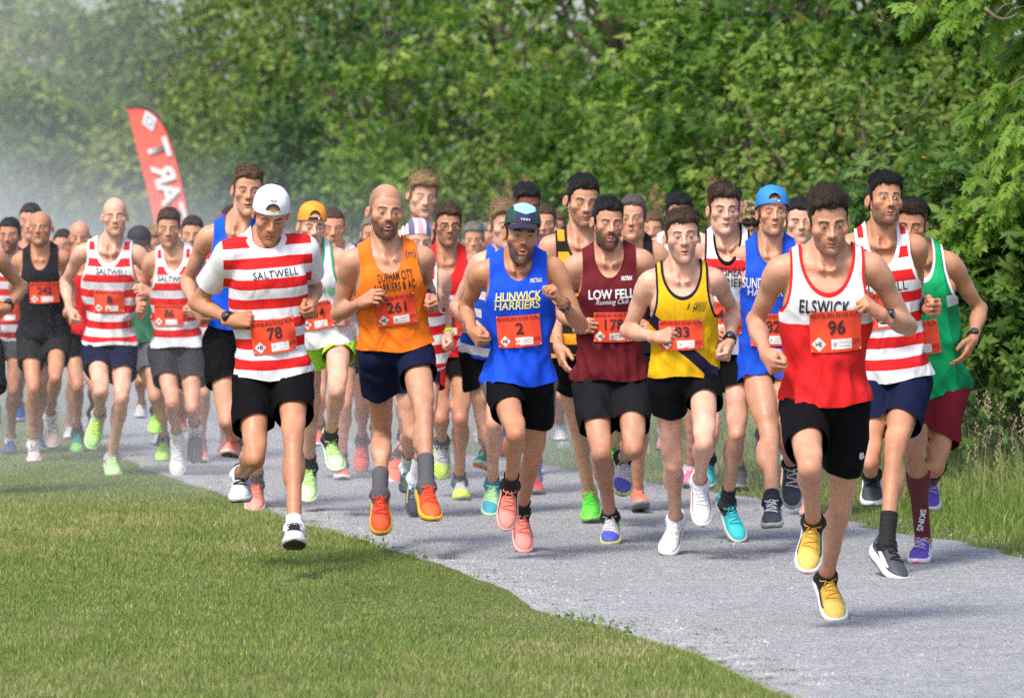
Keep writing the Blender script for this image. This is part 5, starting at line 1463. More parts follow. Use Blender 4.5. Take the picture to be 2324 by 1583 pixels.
# ------------------------------------------------------------------ hats and glasses
def add_cap(root, Hm, m, grow, name, keep, front=None, brim=None, z0=.040, strap=None, label=None):
    V, T = cap_shell(keep, grow); o = add(name, make_mesh(name, V, T), m, root, label, mat4=Hm)
    if brim is not None:
        v, f = brim_mesh(front, z0=z0); add("brim", make_mesh("brim", v, f), brim, o)
    return o, V, T
def cap_back(m, strapm, brimm, text=None, grow=.013):
    def fn(root, Hm, S):
        base = lambda V: V[:, 2] - (.050 - .16 * (V[:, 1] + .09))
        hole = lambda V: np.where((V[:, 1] < -.02) & (V[:, 2] > .068), ((V[:, 0] / .036) ** 2 + ((V[:, 2] - .066) / .040) ** 2 - 1) * .03, .05)
        o, V, T = add_cap(root, Hm, m, grow, "baseball_cap", [base, hole], 1, brimm, .012)
        Vs, Ts = cap_shell([base, lambda V: .068 - V[:, 2], lambda V: .042 - np.abs(V[:, 0]), lambda V: -.02 - V[:, 1]], grow + .002)
        add("cap_strap", make_mesh("strap", Vs, Ts), strapm, o)
        v, f = box((0, -.014 - .09 - grow, .059), (.012, .004, .017)); add("buckle", make_mesh("buckle", v + np.array((.022, .004, 0)), f), flat("buckle", (.55, .55, .55), .35, .6), o)
        v, f = tube([(0, 0, .133 + grow), (0, 0, .139 + grow)], [.008, .004], 10); add("button", make_mesh("button", v, f), m, o)
        if text:
            dr = Drape(V, T, (np.zeros(3), np.array((1., 0, 0)), np.array((0, 1., 0)), np.array((0, 0, 1.)))); dr.text("cap_lettering", text, 0, .116, .030, flat("cap_ink", (.03, .03, .05)), o, .0015, .02)
    return fn
def cap_front(m, brimm, text=None, white=None, grow=.012):
    def fn(root, Hm, S):
        base = lambda V: V[:, 2] - (.043 + .02 * np.clip(-(V[:, 1] - .02) / .1, -1, 1))
        o, V, T = add_cap(root, Hm, m, grow, "running_cap", [base], -1, brimm, .056)
        if text:
            dr = Drape(V, T, (np.zeros(3), np.array((1., 0, 0)), np.array((0, 1., 0)), np.array((0, 0, 1.))))
            dr.text("cap_lettering", text, 0, .080, .046, white, o, .0015, .03, sp=1.5)
    return fn
def headband(m, lo=.040, hi=.085, grow=.006):
    def fn(root, Hm, S):
        V, T = cap_shell([lambda V: V[:, 2] - (lo - .12 * (V[:, 1] + .09)), lambda V: hi - .12 * (V[:, 1] + .09) - V[:, 2]], grow); add("headband", make_mesh("headband", V, T), m, root, mat4=Hm)
    return fn
def buff(m):
    def fn(root, Hm, S):
        V, T = cap_shell([lambda V: V[:, 2] - (.060 - .20 * (V[:, 1] + .09))], .006); add("bandana", make_mesh("bandana", V, T), m, root, mat4=Hm)
    return fn
def glasses(root, Hm, S):
    P = []
    for s in (-1, 1):
        a = np.linspace(0, 2 * np.pi, 21); c = np.array((s * .034, -.099, .000))
        P.append(tube([c + np.array((.0235 * np.sign(math.cos(q)) * abs(math.cos(q)) ** .55, .006 * abs(math.cos(q)) * (1 if s * math.cos(q) > 0 else 0), .0175 * np.sign(math.sin(q)) * abs(math.sin(q)) ** .6)) for q in a], .0021, 6))
        P.append(tube([(s * .057, -.093, .006), (s * .077, -.055, .008), (s * .083, .010, .004)], .0021, 6))
    P.append(tube([(-.011, -.1, .004), (0, -.104, .007), (.011, -.1, .004)], .0021, 6))
    V, F = join(P); add("glasses", make_mesh("glasses", V, F), flat("black_acetate", (.012, .012, .014), .3), root, mat4=Hm)
def shades(root, Hm, S):
    V = []; nu = 19
    for i in range(nu):
        q = -1 + 2 * i / (nu - 1); x = .066 * math.sin(q * 1.25); y = -.108 + .045 * (1 - math.cos(q * 1.25)) * 1.2; hgt = .019 * (1 - .25 * q * q) * (.62 + .38 * min(1, abs(q) * 3.2))
        V += [(x, y, .004 + hgt * .75), (x, y - .004, .004), (x, y, .004 - hgt)]
    o = add("sunglasses", make_mesh("lens", np.array(V), grid_faces(nu, 3)), flat("dark_lens", (.01, .01, .012), .12), root, mat4=Hm)
    P = [tube([(s * .064, -.080, .012), (s * .078, -.05, .010), (s * .084, .012, .004)], .003, 6) for s in (-1, 1)]; V, F = join(P); add("temple_arm", make_mesh("arms", V, F), flat("black_acetate", (.012, .012, .014), .3), o)
# ------------------------------------------------------------------ colours
WH = (.74, .74, .77); RD = (.70, .022, .024); NV = (.008, .011, .038); BK = (.0045, .0045, .006); RB = (.015, .085, .62)
INK = flat("black_print", (.012, .012, .016), .6); WPR = flat("white_print", (.80, .80, .82), .6, var=.03); GPR = flat("gold_print", (.78, .70, .22), .6)
def saltwell(ypx, p=.098, tee=False):
    """red and white hoops; ypx is the middle of a white hoop in the photograph"""
    def mk(hh):
        a = round(-(hh(ypx) + .25 * p), 3)
        L = [('stripes', a, p, .5, RD)] + ([('xout', .205, WH)] if tee else []) + [('neck', .015 if not tee else .020, WH)] + ([('arm', .012, WH)] if not tee else []) + [('hem', .022, WH)]
        return cloth_mat("striped_cloth", WH, L)
    return mk
def shorts(c, ln=.5, ease=.011, prints=(), layers=(), vent=0.0):
    return dict(mat=cloth_mat("shorts_cloth", c, layers, .8), len=ln, ease=ease, print=prints, vent=vent)
def TX(name, body, cx, cy, w, m, bold=0.0, h=None, rot=0.0, shear=0.0, sp=1.0):
    def fn(dr, p, tox, ppm):
        x, y = tox(cx, cy); dr.text(name, body, x, y, w / ppm, m, p, .0038, bold, h / ppm if h else None, math.radians(rot), sp, shear)
    return fn
def PT(name, poly, cx, cy, m):
    def fn(dr, p, tox, ppm):
        x, y = tox(cx, cy); dr.patch(name, [(a / ppm, -b_ / ppm) for a, b_ in poly], x, y, m, p, .0050)
    return fn
def three_bars(cx, cy, s, m=WPR):
    out = []
    for i in range(3):
        x = (-.62 + .5 * i) * s; t = -(.15 + .33 * i) * s
        out.append(PT("sport_mark", [(x, .32 * s), (x + .34 * s, .32 * s), (x + .34 * s - .10 * s * i, t), (x - .02 * s, t + .10 * s)], cx, cy, m))
    return out + [TX("sport_lettering", "adidas", cx, cy + .62 * s, 1.5 * s, m, .03)]
def crest(cx, cy, s):
    A = [PT("club_crest", [(-.55 * s, -.6 * s), (.55 * s, -.6 * s), (.62 * s, .1 * s), (.35 * s, .62 * s), (0, .8 * s), (-.35 * s, .62 * s), (-.62 * s, .1 * s)], cx, cy, flat("crest_white", (.6, .57, .5), .6))]
    for x in (-.30, 0, .30): A.append(lambda dr, p, tox, ppm, x=x: dr.patch("crest_stripe", [((-.09 * s) / ppm, .40 * s / ppm), (-.09 * s / ppm, -.35 * s / ppm), (.09 * s / ppm, -.35 * s / ppm), (.09 * s / ppm, .40 * s / ppm)], tox(cx + x * s, cy)[0], tox(cx, cy)[1], flat("crest_red", (.5, .02, .02), .6), p, .005))
    return A
PALE, FAIR, MID, TAN, DARK = srgb('#d9ab93'), srgb('#cc987b'), srgb('#be8969'), srgb('#a97456'), srgb('#784a38')
H_BLK, H_DK, H_BR, H_LB, H_BL, H_GR, H_GI = (.013, .011, .010), (.034, .021, .013), (.064, .038, .022), (.10, .060, .030), (.26, .17, .085), (.17, .155, .14), (.22, .105, .04)
CORAL, CORAL2 = (.85, .22, .16), (.80, .30, .25)
LIME, MINT = (.50, .80, .10), (.45, .72, .33)
def shoe(c, toe=None, foam=WH, out=BK, lace=None, flash=None, collar=None): return (c, toe or c, foam, out, lace or c, flash, collar or c)
PEOPLE = []
def person(**k): k.setdefault('seed', 11 + 7 * len(PEOPLE)); k.setdefault('browc', k.get('hairc', (.03, .02, .015))); PEOPLE.append(k)
# ---- the leader
person(label="leading runner in a white and red vest with number 96 and yellow shoes", x=1869, top=420, fy=1416, skin=FAIR, hairc=H_DK, browc=(.02, .012, .008), top_=.022, side=.004, rec=.006, style='back', lift=.35, stubble=.62, mouth=.35, iris=(.05, .035, .02), squint=.85, hairy=.35,
 J=dict(sl=(1769, 612), sr=(1981, 605), el=(1714, 728), wl=(1740, 806), hl=(1757, 830), er=(2062, 742), wr=(1999, 712), hr=(1962, 682), pl=(1822, 925), pr=(1922, 920), kl=(1838, 1062), al=(1846, 1183), tl=(1831, 1298), kr=(1908, 1150), ar=(1874, 1310), tr=(1900, 1412)),
 sg=dict(kr=1, ar=1), head=(420, 582, 1880, 4, 13, -4), hands=('fist', 'thumb'), watch=[('r', (.015, .03, .07), 1)], wd=(.5, -1, .3),
 kit=dict(mat=cloth_mat("two_tone_vest", WH, [('below', -.205, RD), ('neck', .012, RD), ('arm', .010, RD)]), neck=.078, nw=.100, hem=908, bib=(1897, 752, 116, 94, '96', 3),
  print=[TX("lettering", "ELSWICK", 1872, 697, 114, INK, .022, 32, -2, sp=1.1), PT("maker_mark", [(-9, -8), (9, -8), (0, 9)], 1932, 635, flat("grey_print", (.45, .47, .52)))]),
 shorts=shorts(BK, .60, prints=[PT("maker_mark", [(-5, -8), (4, -9), (7, 4), (0, 9), (-6, 4)], 1956, 1036, flat("grey_print", (.45, .47, .52)))]), socks=(BK, .045), shoes=shoe((.62, .40, .045), (.66, .47, .10), (.74, .74, .72), (.72, .10, .05), (.70, .36, .03), (.03, .03, .03), (.75, .12, .06)))
# ---- right hand pair
person(label="tall dark haired runner in a red and white striped vest behind the leader", x=2012, top=388, fy=1322, skin=MID, hairc=H_BLK, top_=.020, side=.006, style='fwd', lift=.35, stubble=.75, mouth=.5, iris=(.03, .02, .012), squint=.8, hairy=.8,
 J=dict(sl=(1925, 560), sr=(2079, 560), el=(1905, 670), wl=(1935, 730), hl=(1955, 725), er=(2075, 676), wr=(2108, 700), hr=(2128, 692), pl=(1982, 868), pr=(2068, 866), kr=(2031, 1022), ar=(2012, 1236), tr=(2040, 1318), kl=(1972, 1050), al=(1978, 1075), tl=(1980, 1150)),
 sg=dict(kl=-1, ar=-1), st='R', head=(388, 517, 2009, 10, -6, 2), watch=[('r', BK, 1)],
 kit=dict(mat=saltwell(653, .101), neck=.071, hem=856, bib=(2000, 705, 100, 82, '11', 2), print=[TX("lettering", "SALTWELL", 2000, 653, 118, INK, .004, 22, 2, sp=1.1)]),
 shorts=shorts(NV, .58), socks=(BK, .15), shoes=shoe((.045, .05, .065), (.05, .055, .07), (.72, .72, .74), (.04, .04, .04), BK, (.8, .8, .8), BK))
person(label="runner at the far right in a green vest, maroon shorts and maroon calf sleeves", x=2118, top=452, fy=1288, skin=MID, hairc=H_DK, top_=.020, side=.005, style='up', lift=.3, stubble=.4, shut=1, hairy=.6,
 J=dict(sl=(2020, 598), sr=(2157, 598), el=(1998, 700), wl=(2020, 750), hl=(2035, 745), er=(2224, 702), wr=(2207, 772), hr=(2188, 802), pl=(2086, 880), pr=(2158, 878), kl=(2078, 1034), al=(2095, 1224), tl=(2082, 1282), kr=(2122, 1060), ar=(2112, 1085), tr=(2110, 1160)),
 sg=dict(kr=-1), st='L', head=(452, 566, 2068, -10, 8, 3), hands=('fist', 'open'), watch=[('r', BK, 1)],
 kit=dict(mat=cloth_mat("green_vest", (.010, .38, .13), [('xright', .095, (.008, .22, .085)), ('xband', .085, .093, WH), ('band', -.20, -.14, WH) if 0 else ('band', -.205, -.150, (.60, .62, .62)), ('xband', -.095, .095, (.010, .38, .13)), ('neck', .010, WH), ('arm', .010, WH)]), hem=890, bib=(2079, 770, 106, 78, '10', 2)),
 shorts=shorts((.16, .012, .022), .66), socks=[((.11, .014, .022), .34), ((.11, .014, .022), .34)],
 sleeve_print=lambda so, v, tt, A_, up, ff, px: (lambda q: Drape(v, tt, (A_, np.array((1., 0, 0)), np.array((0, 1., 0)), np.array((0, 0, 1.)))).text('sleeve_lettering', 'SKINS', q[0], q[2], .105, WPR, so, .003, .02, .028, math.radians(-97)))(px(2083, 1173) - A_) if so.name == 'calf_sleeve' else None, shoes=shoe((.10, .05, .42), (.12, .06, .45), WH, (.8, .12, .10), (.5, .4, .6), (.75, .75, .8), BK))
person(label="runner in royal blue with a backwards sky blue cap, number 82", x=1748, top=419, fy=1246, clr=.13, skin=FAIR, hairc=H_GI, browc=(.12, .06, .03), top_=.006, side=.010, hn=1.2, stubble=.35, beardc=(.20, .10, .05), mouth=.4, iris=(.10, .16, .20), hairy=.7,
 J=dict(sl=(1676, 582), sr=(1818, 578), el=(1640, 668), wl=(1628, 742), hl=(1627, 765), er=(1850, 690), wr=(1830, 740), hr=(1815, 745), pl=(1706, 812), pr=(1790, 808), kl=(1745, 985), al=(1752, 1140), tl=(1752, 1200), kr=(1785, 1005), ar=(1796, 1050), tr=(1798, 1150)),
 st='L', sg=dict(al=-1), head=(436, 536, 1752, 6, -4, 0), hat=cap_back(flat("sky_cap", (.02, .22, .62), .7), flat("sky_cap", (.02, .22, .62), .7), flat("cap_underside", (.09, .085, .05), .8), None, .017),
 kit=dict(mat=cloth_mat("blue_vest", RB, [('neck', .012, (.012, .06, .42))]), neck=.025, nw=.075, hem=835, bib=(1752, 748, 96, 74, '82', 0), print=[TX("lettering", "SUNDERLAND", 1742, 643, 112, WPR, .012, 24, -2), TX("lettering", "HARRIERS", 1742, 664, 88, WPR, .010, 17, -2)]),
 shorts=shorts((.015, .075, .55), .30, .012), socks=(NV, .06), shoes=shoe((.04, .045, .07), (.05, .055, .08), (.40, .40, .43), (.10, .10, .11), WH, None))
person(label="runner with windswept brown hair in a white, red and black vest", x=1644, top=415, fy=1240, H=1.70, skin=PALE, hairc=H_BR, top_=.024, side=.007, style='sideL', lift=.4, mouth=.3, iris=(.06, .05, .03), squint=.7, browd=1.0, hairy=.5,
 J=dict(sl=(1585, 562), sr=(1712, 560), el=(1560, 650), wl=(1580, 720), hl=(1590, 712), er=(1735, 650), wr=(1722, 715), hr=(1715, 705), pl=(1600, 808), pr=(1672, 804), kr=(1672, 985), ar=(1650, 1142), tr=(1678, 1228), kl=(1612, 985), al=(1604, 1040), tl=(1602, 1110)),
 st='R', head=(415, 534, 1643, 5, 2, 1), hands=('fist', 'fist'),
 kit=dict(mat=cloth_mat("white_red_vest", WH, [('band', -.24, -.045, RD), ('band', -.33, -.10, WH), ('neck', .010, BK), ('arm', .010, BK)]), hem=796, bib=(1640, 722, 92, 74, '40', 0), print=[TX("lettering", "GATESHEAD", 1648, 616, 96, INK, .012, 20), TX("lettering", "HARRIERS", 1650, 641, 96, INK, .012, 20)]),
 shorts=shorts(BK, .42), socks=((.02, .022, .026), .10), shoes=shoe((.03, .52, .60), (.04, .56, .64), (.55, .60, .55), (.2, .2, .2), (.06, .6, .65), None))
person(label="runner in a yellow vest with a dark diagonal sash and number 83", x=1548, top=473, fy=1270, skin=PALE, hairc=H_BR, top_=.020, side=.007, style='side', lift=.45, stubble=.35, beardc=(.10, .055, .03), mouth=.45, iris=(.05, .045, .035), hairy=.25, build=.95,
 J=dict(sl=(1472, 640), sr=(1622, 634), el=(1424, 752), wl=(1492, 765), hl=(1521, 756), er=(1664, 700), wr=(1655, 780), hr=(1646, 808), pl=(1514, 868), pr=(1596, 864), kl=(1527, 1054), al=(1534, 1180), tl=(1513, 1262), kr=(1598, 1008), ar=(1588, 1092), tr=(1594, 1190)),
 st='L', sg=dict(al=1, kl=1), head=(473, 598, 1548, 5, 1, -2), watch=[('r', BK, 1)],
 kit=dict(mat=cloth_mat("yellow_vest", (.72, .42, .012), [('diag', .95, -.30, .036, (.020, .016, .045)), ('neck', .011, (.016, .014, .03)), ('arm', .010, (.016, .014, .03))]), nw=.104, hem=846, bib=(1546, 760, 98, 68, '83', 0), print=[TX("lettering", "J", 1562, 694, 9, INK, .02, 14, 0, .3), TX("lettering", "H", 1577, 699, 10, INK, .02, 14, 0, .3), TX("lettering", "ARROW &\n EBBURN\nATHLETIC\n CLUB", 1590, 696, 30, INK, .004, 22, 0, .2)]),
 shorts=shorts(BK, .34, .014, prints=three_bars(1615, 888, 13)), socks=(WH, .04), shoes=shoe((.74, .74, .78), (.76, .74, .75), (.72, .76, .72), (.05, .05, .05), (.75, .75, .85), (.80, .25, .22)))
person(label="bearded runner in a maroon vest with white lettering, eyes lowered", x=1380, top=444, fy=1248, skin=FAIR, hairc=H_BLK, top_=.016, side=.006, style='side', beard=.85, beardc=(.030, .018, .012), shut=1, hairy=.9, build=1.04, nose=.6, tan=.25,
 J=dict(sl=(1306, 604), sr=(1458, 592), el=(1270, 705), wl=(1318, 745), hl=(1335, 730), er=(1502, 690), wr=(1480, 750), hr=(1464, 742), pl=(1345, 872), pr=(1432, 868), kl=(1365, 1030), al=(1385, 1172), tl=(1386, 1240), kr=(1438, 1020), ar=(1414, 1036), tr=(1412, 1124)),
 st='L', sg=dict(al=1), head=(444, 562, 1379, 12, 7, 1),
 kit=dict(mat=cloth_mat("maroon_vest", (.13, .014, .020), [('neck', .010, (.11, .012, .018))]), hem=855, bib=(1392, 742, 88, 68, '178', -1), print=[TX("lettering", "LOW FELL", 1388, 667, 104, WPR, .028, 22, 1), TX("lettering", "Running Club", 1390, 686, 74, WPR, .004, 15, 1, .25), TX("maker_lettering", "FASTRAX", 1423, 632, 26, WPR, .02, 9, 0, .3)]),
 shorts=shorts((.012, .012, .016), .60, .014), socks=(BK, .05), shoes=shoe((.68, .68, .72), (.09, .10, .55), (.66, .66, .20), (.05, .05, .06), WH, None))
person(label="runner in a bright blue vest, dark peaked cap and coral shoes, number 2", x=1180, top=470, fy=1258, skin=MID, hairc=H_DK, top_=.004, side=.005, beard=.8, beardc=(.040, .024, .014), mouth=.45, iris=(.04, .03, .02), squint=.6, hairy=.4, tan=.15,
 J=dict(sl=(1094, 618), sr=(1258, 608), el=(1056, 698), wl=(1074, 754), hl=(1092, 772), er=(1318, 738), wr=(1274, 684), hr=(1256, 652), pl=(1138, 872), pr=(1222, 868), kl=(1172, 986), al=(1158, 1100), tl=(1148, 1200), kr=(1208, 1042), ar=(1182, 1160), tr=(1190, 1254)),
 st='R', sg=dict(kr=1, ar=1), head=(474, 596, 1184, 7, 3, 4), watch=[('r', (.10, .012, .03), 1)], wd=(.3, -.6, -.8), hat='W',
 kit=dict(mat=cloth_mat("blue_vest", (.012, .075, .66)), neck=.035, nw=.077, hem=864, bib=(1178, 752, 98, 72, '2', 4), print=[TX("lettering", "HUNWICK", 1176, 672, 104, GPR, .020, 20, 3, .15), TX("lettering", "HARRIERS", 1174, 693, 104, GPR, .018, 19, 3, .15), PT("lettering_rule", [(-52, -1.5), (52, -5), (52, -2), (-52, 1.5)], 1174, 683, GPR), TX("maker_lettering", "FASTRAX", 1217, 638, 28, GPR, .01, 9, 0, .3)]),
 shorts=shorts(BK, .50, layers=[('xout', .158, (.13, .13, .14))]), socks=(BK, .09), shoes=shoe(CORAL, CORAL2, (.80, .40, .36), (.03, .03, .03), (.9, .25, .18), (.20, .10, .12), CORAL))
person(label="balding bearded runner in an orange vest and navy shorts, number 261", x=880, top=416, fy=1214, clr=.10, ul=(0, -.9, .4), skin=FAIR, hairc=(.06, .045, .035), browc=(.05, .03, .02), scalp=.55, baldtop=1.0, beard=.85, beardc=(.085, .050, .030), mouth=.4, iris=(.08, .11, .12), squint=.7, hairy=1.0, tan=.2,
 twist=.03, J=dict(sl=(797, 592), sr=(962, 584), el=(768, 712), wl=(822, 686), hl=(847, 672), er=(966, 652), wr=(981, 680), hr=(990, 694), pl=(858, 812), pr=(940, 802), kl=(867, 988), al=(862, 1122), tl=(864, 1212), kr=(962, 936), ar=(968, 1104), tr=(980, 1182)),
 st='L', sg=dict(kl=1, al=-1, ar=-1), head=(416, 544, 875, 12, 4, 2), watch=[('r', (.12, .012, .02), 1)], wd=(-.2, -1, .3), ring=1, hands=('loose', 'fist'),
 kit=dict(mat=cloth_mat("orange_vest", (.86, .19, .018), [('neck', .010, (.80, .17, .02))]), hem=786, bib=(899, 703, 90, 70, '261', 2), print=[TX("lettering", "DURHAM CITY", 897, 626, 80, INK, .018, 20, 3, sp=1.08), TX("lettering", "HARRIERS & AC", 897, 649, 92, INK, .018, 20, 3, sp=1.08),
   TX("club_crest", "(m)", 934, 581, 24, flat("crest_brown", (.16, .05, .03)), .02, 20)]),
 shorts=shorts(NV, .42, .014, vent=.02), socks=((.085, .085, .10), .17), shoes=shoe((.82, .075, .02), (.85, .12, .02), (.82, .42, .03), (.03, .03, .03), (.85, .07, .02), None))
person(label="runner in a red and white striped T-shirt and backwards white cap, number 78", x=612, top=407, fy=1296, clr=.12, twist=.045, skin=MID, hairc=(.08, .05, .03), browc=(.10, .06, .035), scalp=.5, stubble=.25, iris=(.05, .04, .03), squint=.6, hairy=.25, ruddy=.4,
 J=dict(sl=(518, 580), sr=(692, 568), el=(446, 688), wl=(530, 728), hl=(566, 716), er=(714, 652), wr=(708, 690), hr=(711, 708), pl=(574, 856), pr=(664, 848), kl=(578, 1040), al=(546, 1076), tl=(530, 1140), kr=(666, 1000), ar=(668, 1200), tr=(668, 1236)),
 ul=(0, -.75, .5), sg=dict(kr=-1, ar=-1, kl=-1), st='R', head=(424, 552, 614, 8, 26, 3), hands=('thumb', 'fist'), watch=[('l', BK, 1)], wd=(-.3, -1, .4),
 hat=cap_back(flat("white_cap", (.72, .73, .76), .7), flat("white_cap", (.72, .73, .76), .7), flat("white_cap", (.72, .73, .76), .7), "POLO"),
 kit=dict(name="running_shirt", tee=True, mat=saltwell(621, .093, True), hem=850, neck=-.028, nw=.068, sleeve=.60, bib=(622, 763, 101, 76, '78', 5), print=[TX("lettering", "SALTWELL", 626, 621, 104, INK, .004, 16, 3, sp=1.08)]),
 shorts=shorts(BK, .58, .016, prints=three_bars(688, 912, 13) + crest(555, 966, 16)), socks=(WH, .06), shoes=shoe((.50, .54, .58), (.62, .64, .66), (.55, .58, .60), (.02, .02, .022), BK, None, BK))
person(label="tall runner in a bright blue vest half hidden behind the white cap", x=556, top=374, fy=1170, skin=FAIR, hairc=H_LB, top_=.018, side=.006, style='side', lift=.3, mouth=.25, iris=(.06, .06, .05), squint=.5, hairy=.3, tan=.1,
 J=dict(sl=(472, 536), sr=(608, 526), el=(424, 636), wl=(446, 704), hl=(462, 722), er=(628, 620), wr=(610, 690), hr=(600, 690), pl=(500, 775), pr=(575, 770), kl=(516, 955), al=(535, 1000), tl=(520, 1035), kr=(588, 945), ar=(581, 1100), tr=(577, 1166)),
 st='R', sg=dict(), head=(374, 488, 562, 8, 4, 3),
 kit=dict(mat=cloth_mat("blue_vest", (.012, .09, .64)), hem=738, flare=.0), shorts=shorts(BK, .52), socks=((.12, .13, .15), .10), shoes=shoe(CORAL, CORAL2, (.80, .45, .40), (.03, .03, .03), (.9, .25, .18), (.5, .2, .2)))
person(label="runner in a backwards orange cap, white vest with green trim and lime shorts", x=718, top=459, fy=1145, clr=.06, skin=PALE, hairc=H_GI, browc=(.16, .09, .05), scalp=.4, stubble=.3, beardc=(.22, .11, .05), iris=(.08, .09, .08), squint=.6, hairy=.2, ruddy=.5, build=.95,
 J=dict(sl=(650, 592), sr=(770, 586), el=(630, 680), wl=(668, 720), hl=(685, 712), er=(800, 670), wr=(785, 725), hr=(778, 715), pl=(700, 770), pr=(768, 768), kl=(706, 930), al=(702, 1060), tl=(700, 1140), kr=(765, 888), ar=(748, 995), tr=(768, 1070)),
 st='L', sg=dict(kl=1), head=(472, 556, 708, 12, 6, 2), hat=cap_back(flat("orange_cap", (.80, .30, .02), .7), flat("black_strap", BK, .6), flat("orange_cap", (.80, .30, .02), .7)),
 kit=dict(mat=cloth_mat("white_vest", WH, [('neck', .012, (.02, .35, .16)), ('arm', .011, (.02, .35, .16))]), hem=778, bib=(718, 716, 72, 62, '214', 2), print=[TX("lettering", "ON", 727, 660, 22, flat("green_print", (.03, .33, .14), .6), .03, 17), PT("club_crest", [(-8, -10), (8, -10), (9, 2), (0, 12), (-9, 2)], 752, 663, flat("crest_green", (.20, .48, .32), .6))]),
 shorts=shorts((.42, .85, .06), .34, .014), socks=((.03, .03, .04), .10), shoes=shoe(MINT, (.50, .74, .42), (.62, .78, .55), (.85, .18, .05), (.50, .85, .2), None))
# ---- left group
person(label="bald runner in a striped vest with number 8, in front of the left group", x=250, top=447, fy=1088, skin=PALE, browc=(.10, .06, .035), hairc=None, stubble=.35, beardc=(.14, .08, .04), scalp=0, shut=1, mouth=.25, hairy=.3, build=.95, lod=0,
 J=dict(sl=(186, 572), sr=(314, 576), el=(148, 640), wl=(158, 705), hl=(168, 728), er=(374, 664), wr=(342, 664), hr=(318, 655), pl=(218, 792), pr=(278, 792), kl=(230, 888), al=(224, 940), tl=(206, 1018), kr=(276, 905), ar=(253, 1040), tr=(260, 1084)),
 st='R', sg=dict(ar=1), head=(447, 536, 261, 5, 2, -2), watch=[('r', BK, 1)], wd=(1, -.4, .5),
 kit=dict(mat=saltwell(615), hem=778, bib=(247, 684, 68, 50, '8', 0), print=[TX("lettering", "SALTWELL", 254, 617, 72, INK, .004, 13, -3)]),
 shorts=shorts(NV, .52, .016), socks=((.45, .45, .47), .05), shoes=[shoe(LIME, (.42, .75, .25), (.60, .80, .45), (.85, .16, .04), (.6, .85, .2), None), shoe(MINT, MINT, (.45, .75, .38), (.85, .16, .04), MINT, None)])
person(label="runner in a striped vest with number 86, dark grey shorts and white socks, eyes down", x=398, top=471, fy=1082, skin=FAIR, hairc=H_BR, top_=.016, side=.006, style='side', shut=1, stubble=.3, hairy=.3,
 J=dict(sl=(344, 590), sr=(448, 590), el=(322, 668), wl=(318, 712), hl=(316, 690), er=(472, 668), wr=(448, 704), hr=(433, 704), pl=(370, 798), pr=(432, 798), kl=(391, 914), al=(404, 1004), tl=(404, 1078), kr=(437, 926), ar=(442, 972), tr=(443, 1048)),
 st='L', head=(471, 562, 383, 2, 8, 0), lod=1,
 kit=dict(mat=saltwell(633), hem=782, bib=(382, 716, 66, 48, '86', 0), print=[TX("lettering", "SALTWELL", 392, 633, 70, INK, .004, 12, -3)]),
 shorts=shorts((.035, .035, .04), .55, .018), socks=(WH, .14), shoes=[shoe((.74, .74, .78), (.76, .7, .7), WH, (.4, .4, .4)), shoe((.12, .12, .13), (.10, .10, .11), (.2, .2, .2), (.1, .1, .1))])
person(label="lean bald runner in a black vest with number 242", x=95, top=477, fy=1058, skin=MID, browc=(.12, .09, .07), scalp=.15, hairc=(.25, .23, .2), stubble=.3, ruddy=.6, hairy=.4, mouth=.3, lod=1, squint=.7,
 J=dict(sl=(42, 592), sr=(144, 584), el=(30, 655), wl=(58, 622), hl=(64, 612), er=(160, 650), wr=(165, 700), hr=(160, 712), pl=(68, 770), pr=(130, 768), kl=(76, 882), al=(77, 1010), tl=(78, 1052), kr=(126, 858), ar=(114, 946), tr=(119, 1014)),
 st='L', head=(477, 559, 92, -6, -2, 0),
 kit=dict(mat=cloth_mat("black_vest", (.014, .014, .018), [('band', -.205, -.20, (.65, .12, .02))]), hem=762, bib=(100, 664, 66, 48, '242', 0)),
 shorts=shorts((.018, .018, .02), .50, .014), socks=(WH, .06), shoes=shoe((.70, .68, .70), (.72, .50, .46), (.70, .66, .66), (.2, .1, .1), (.1, .1, .1), (.05, .05, .05)))
person(label="bald runner in a red vest between the black vest and number 8", x=185, top=500, fy=1046, skin=FAIR, ruddy=.7, browc=(.15, .1, .07), hairc=None, lod=1, st='L', head=(500, 578, 181, 3, 6, 0), squint=.5,
 J=dict(kl=(176, 876), al=(176, 984), tl=(175, 1030)),
 kit=dict(mat=cloth_mat("red_vest", RD), hem=752), shorts=shorts(BK, .5), socks=((.03, .05, .05), .08), shoes=shoe((.03, .30, .30), (.25, .60, .08), (.1, .4, .4), (.1, .3, .3)))
person(label="bearded dark haired runner in a striped vest at the left edge", x=14, top=494, fy=1034, skin=MID, hairc=H_BLK, top_=.014, side=.006, beard=.7, beardc=(.03, .02, .015), lod=1, st='R', head=(494, 575, 22, -6, 2, 0), squint=.7,
 J=dict(kr=(30, 885), ar=(25, 1000), tr=(20, 1032)),
 kit=dict(mat=saltwell(745), hem=766, bib=(16, 706, 60, 46, '75', 0)), shorts=shorts((.05, .05, .055), .5), socks=(WH, .04), shoes=shoe((.03, .06, .20), (.03, .06, .2), (.05, .08, .2), BK))
person(label="runner in pink with short dark hair, behind the lean bald man", x=72, top=461, fy=1030, skin=FAIR, hairc=H_DK, top_=.012, side=.005, lod=2, st='R', head=(461, 545, 70, -4, 4, 0), kit=dict(mat=cloth_mat("pink_shirt", (.72, .40, .40)), hem=740), shorts=shorts((.03, .05, .20), .5), shoes=shoe((.03, .10, .45)))
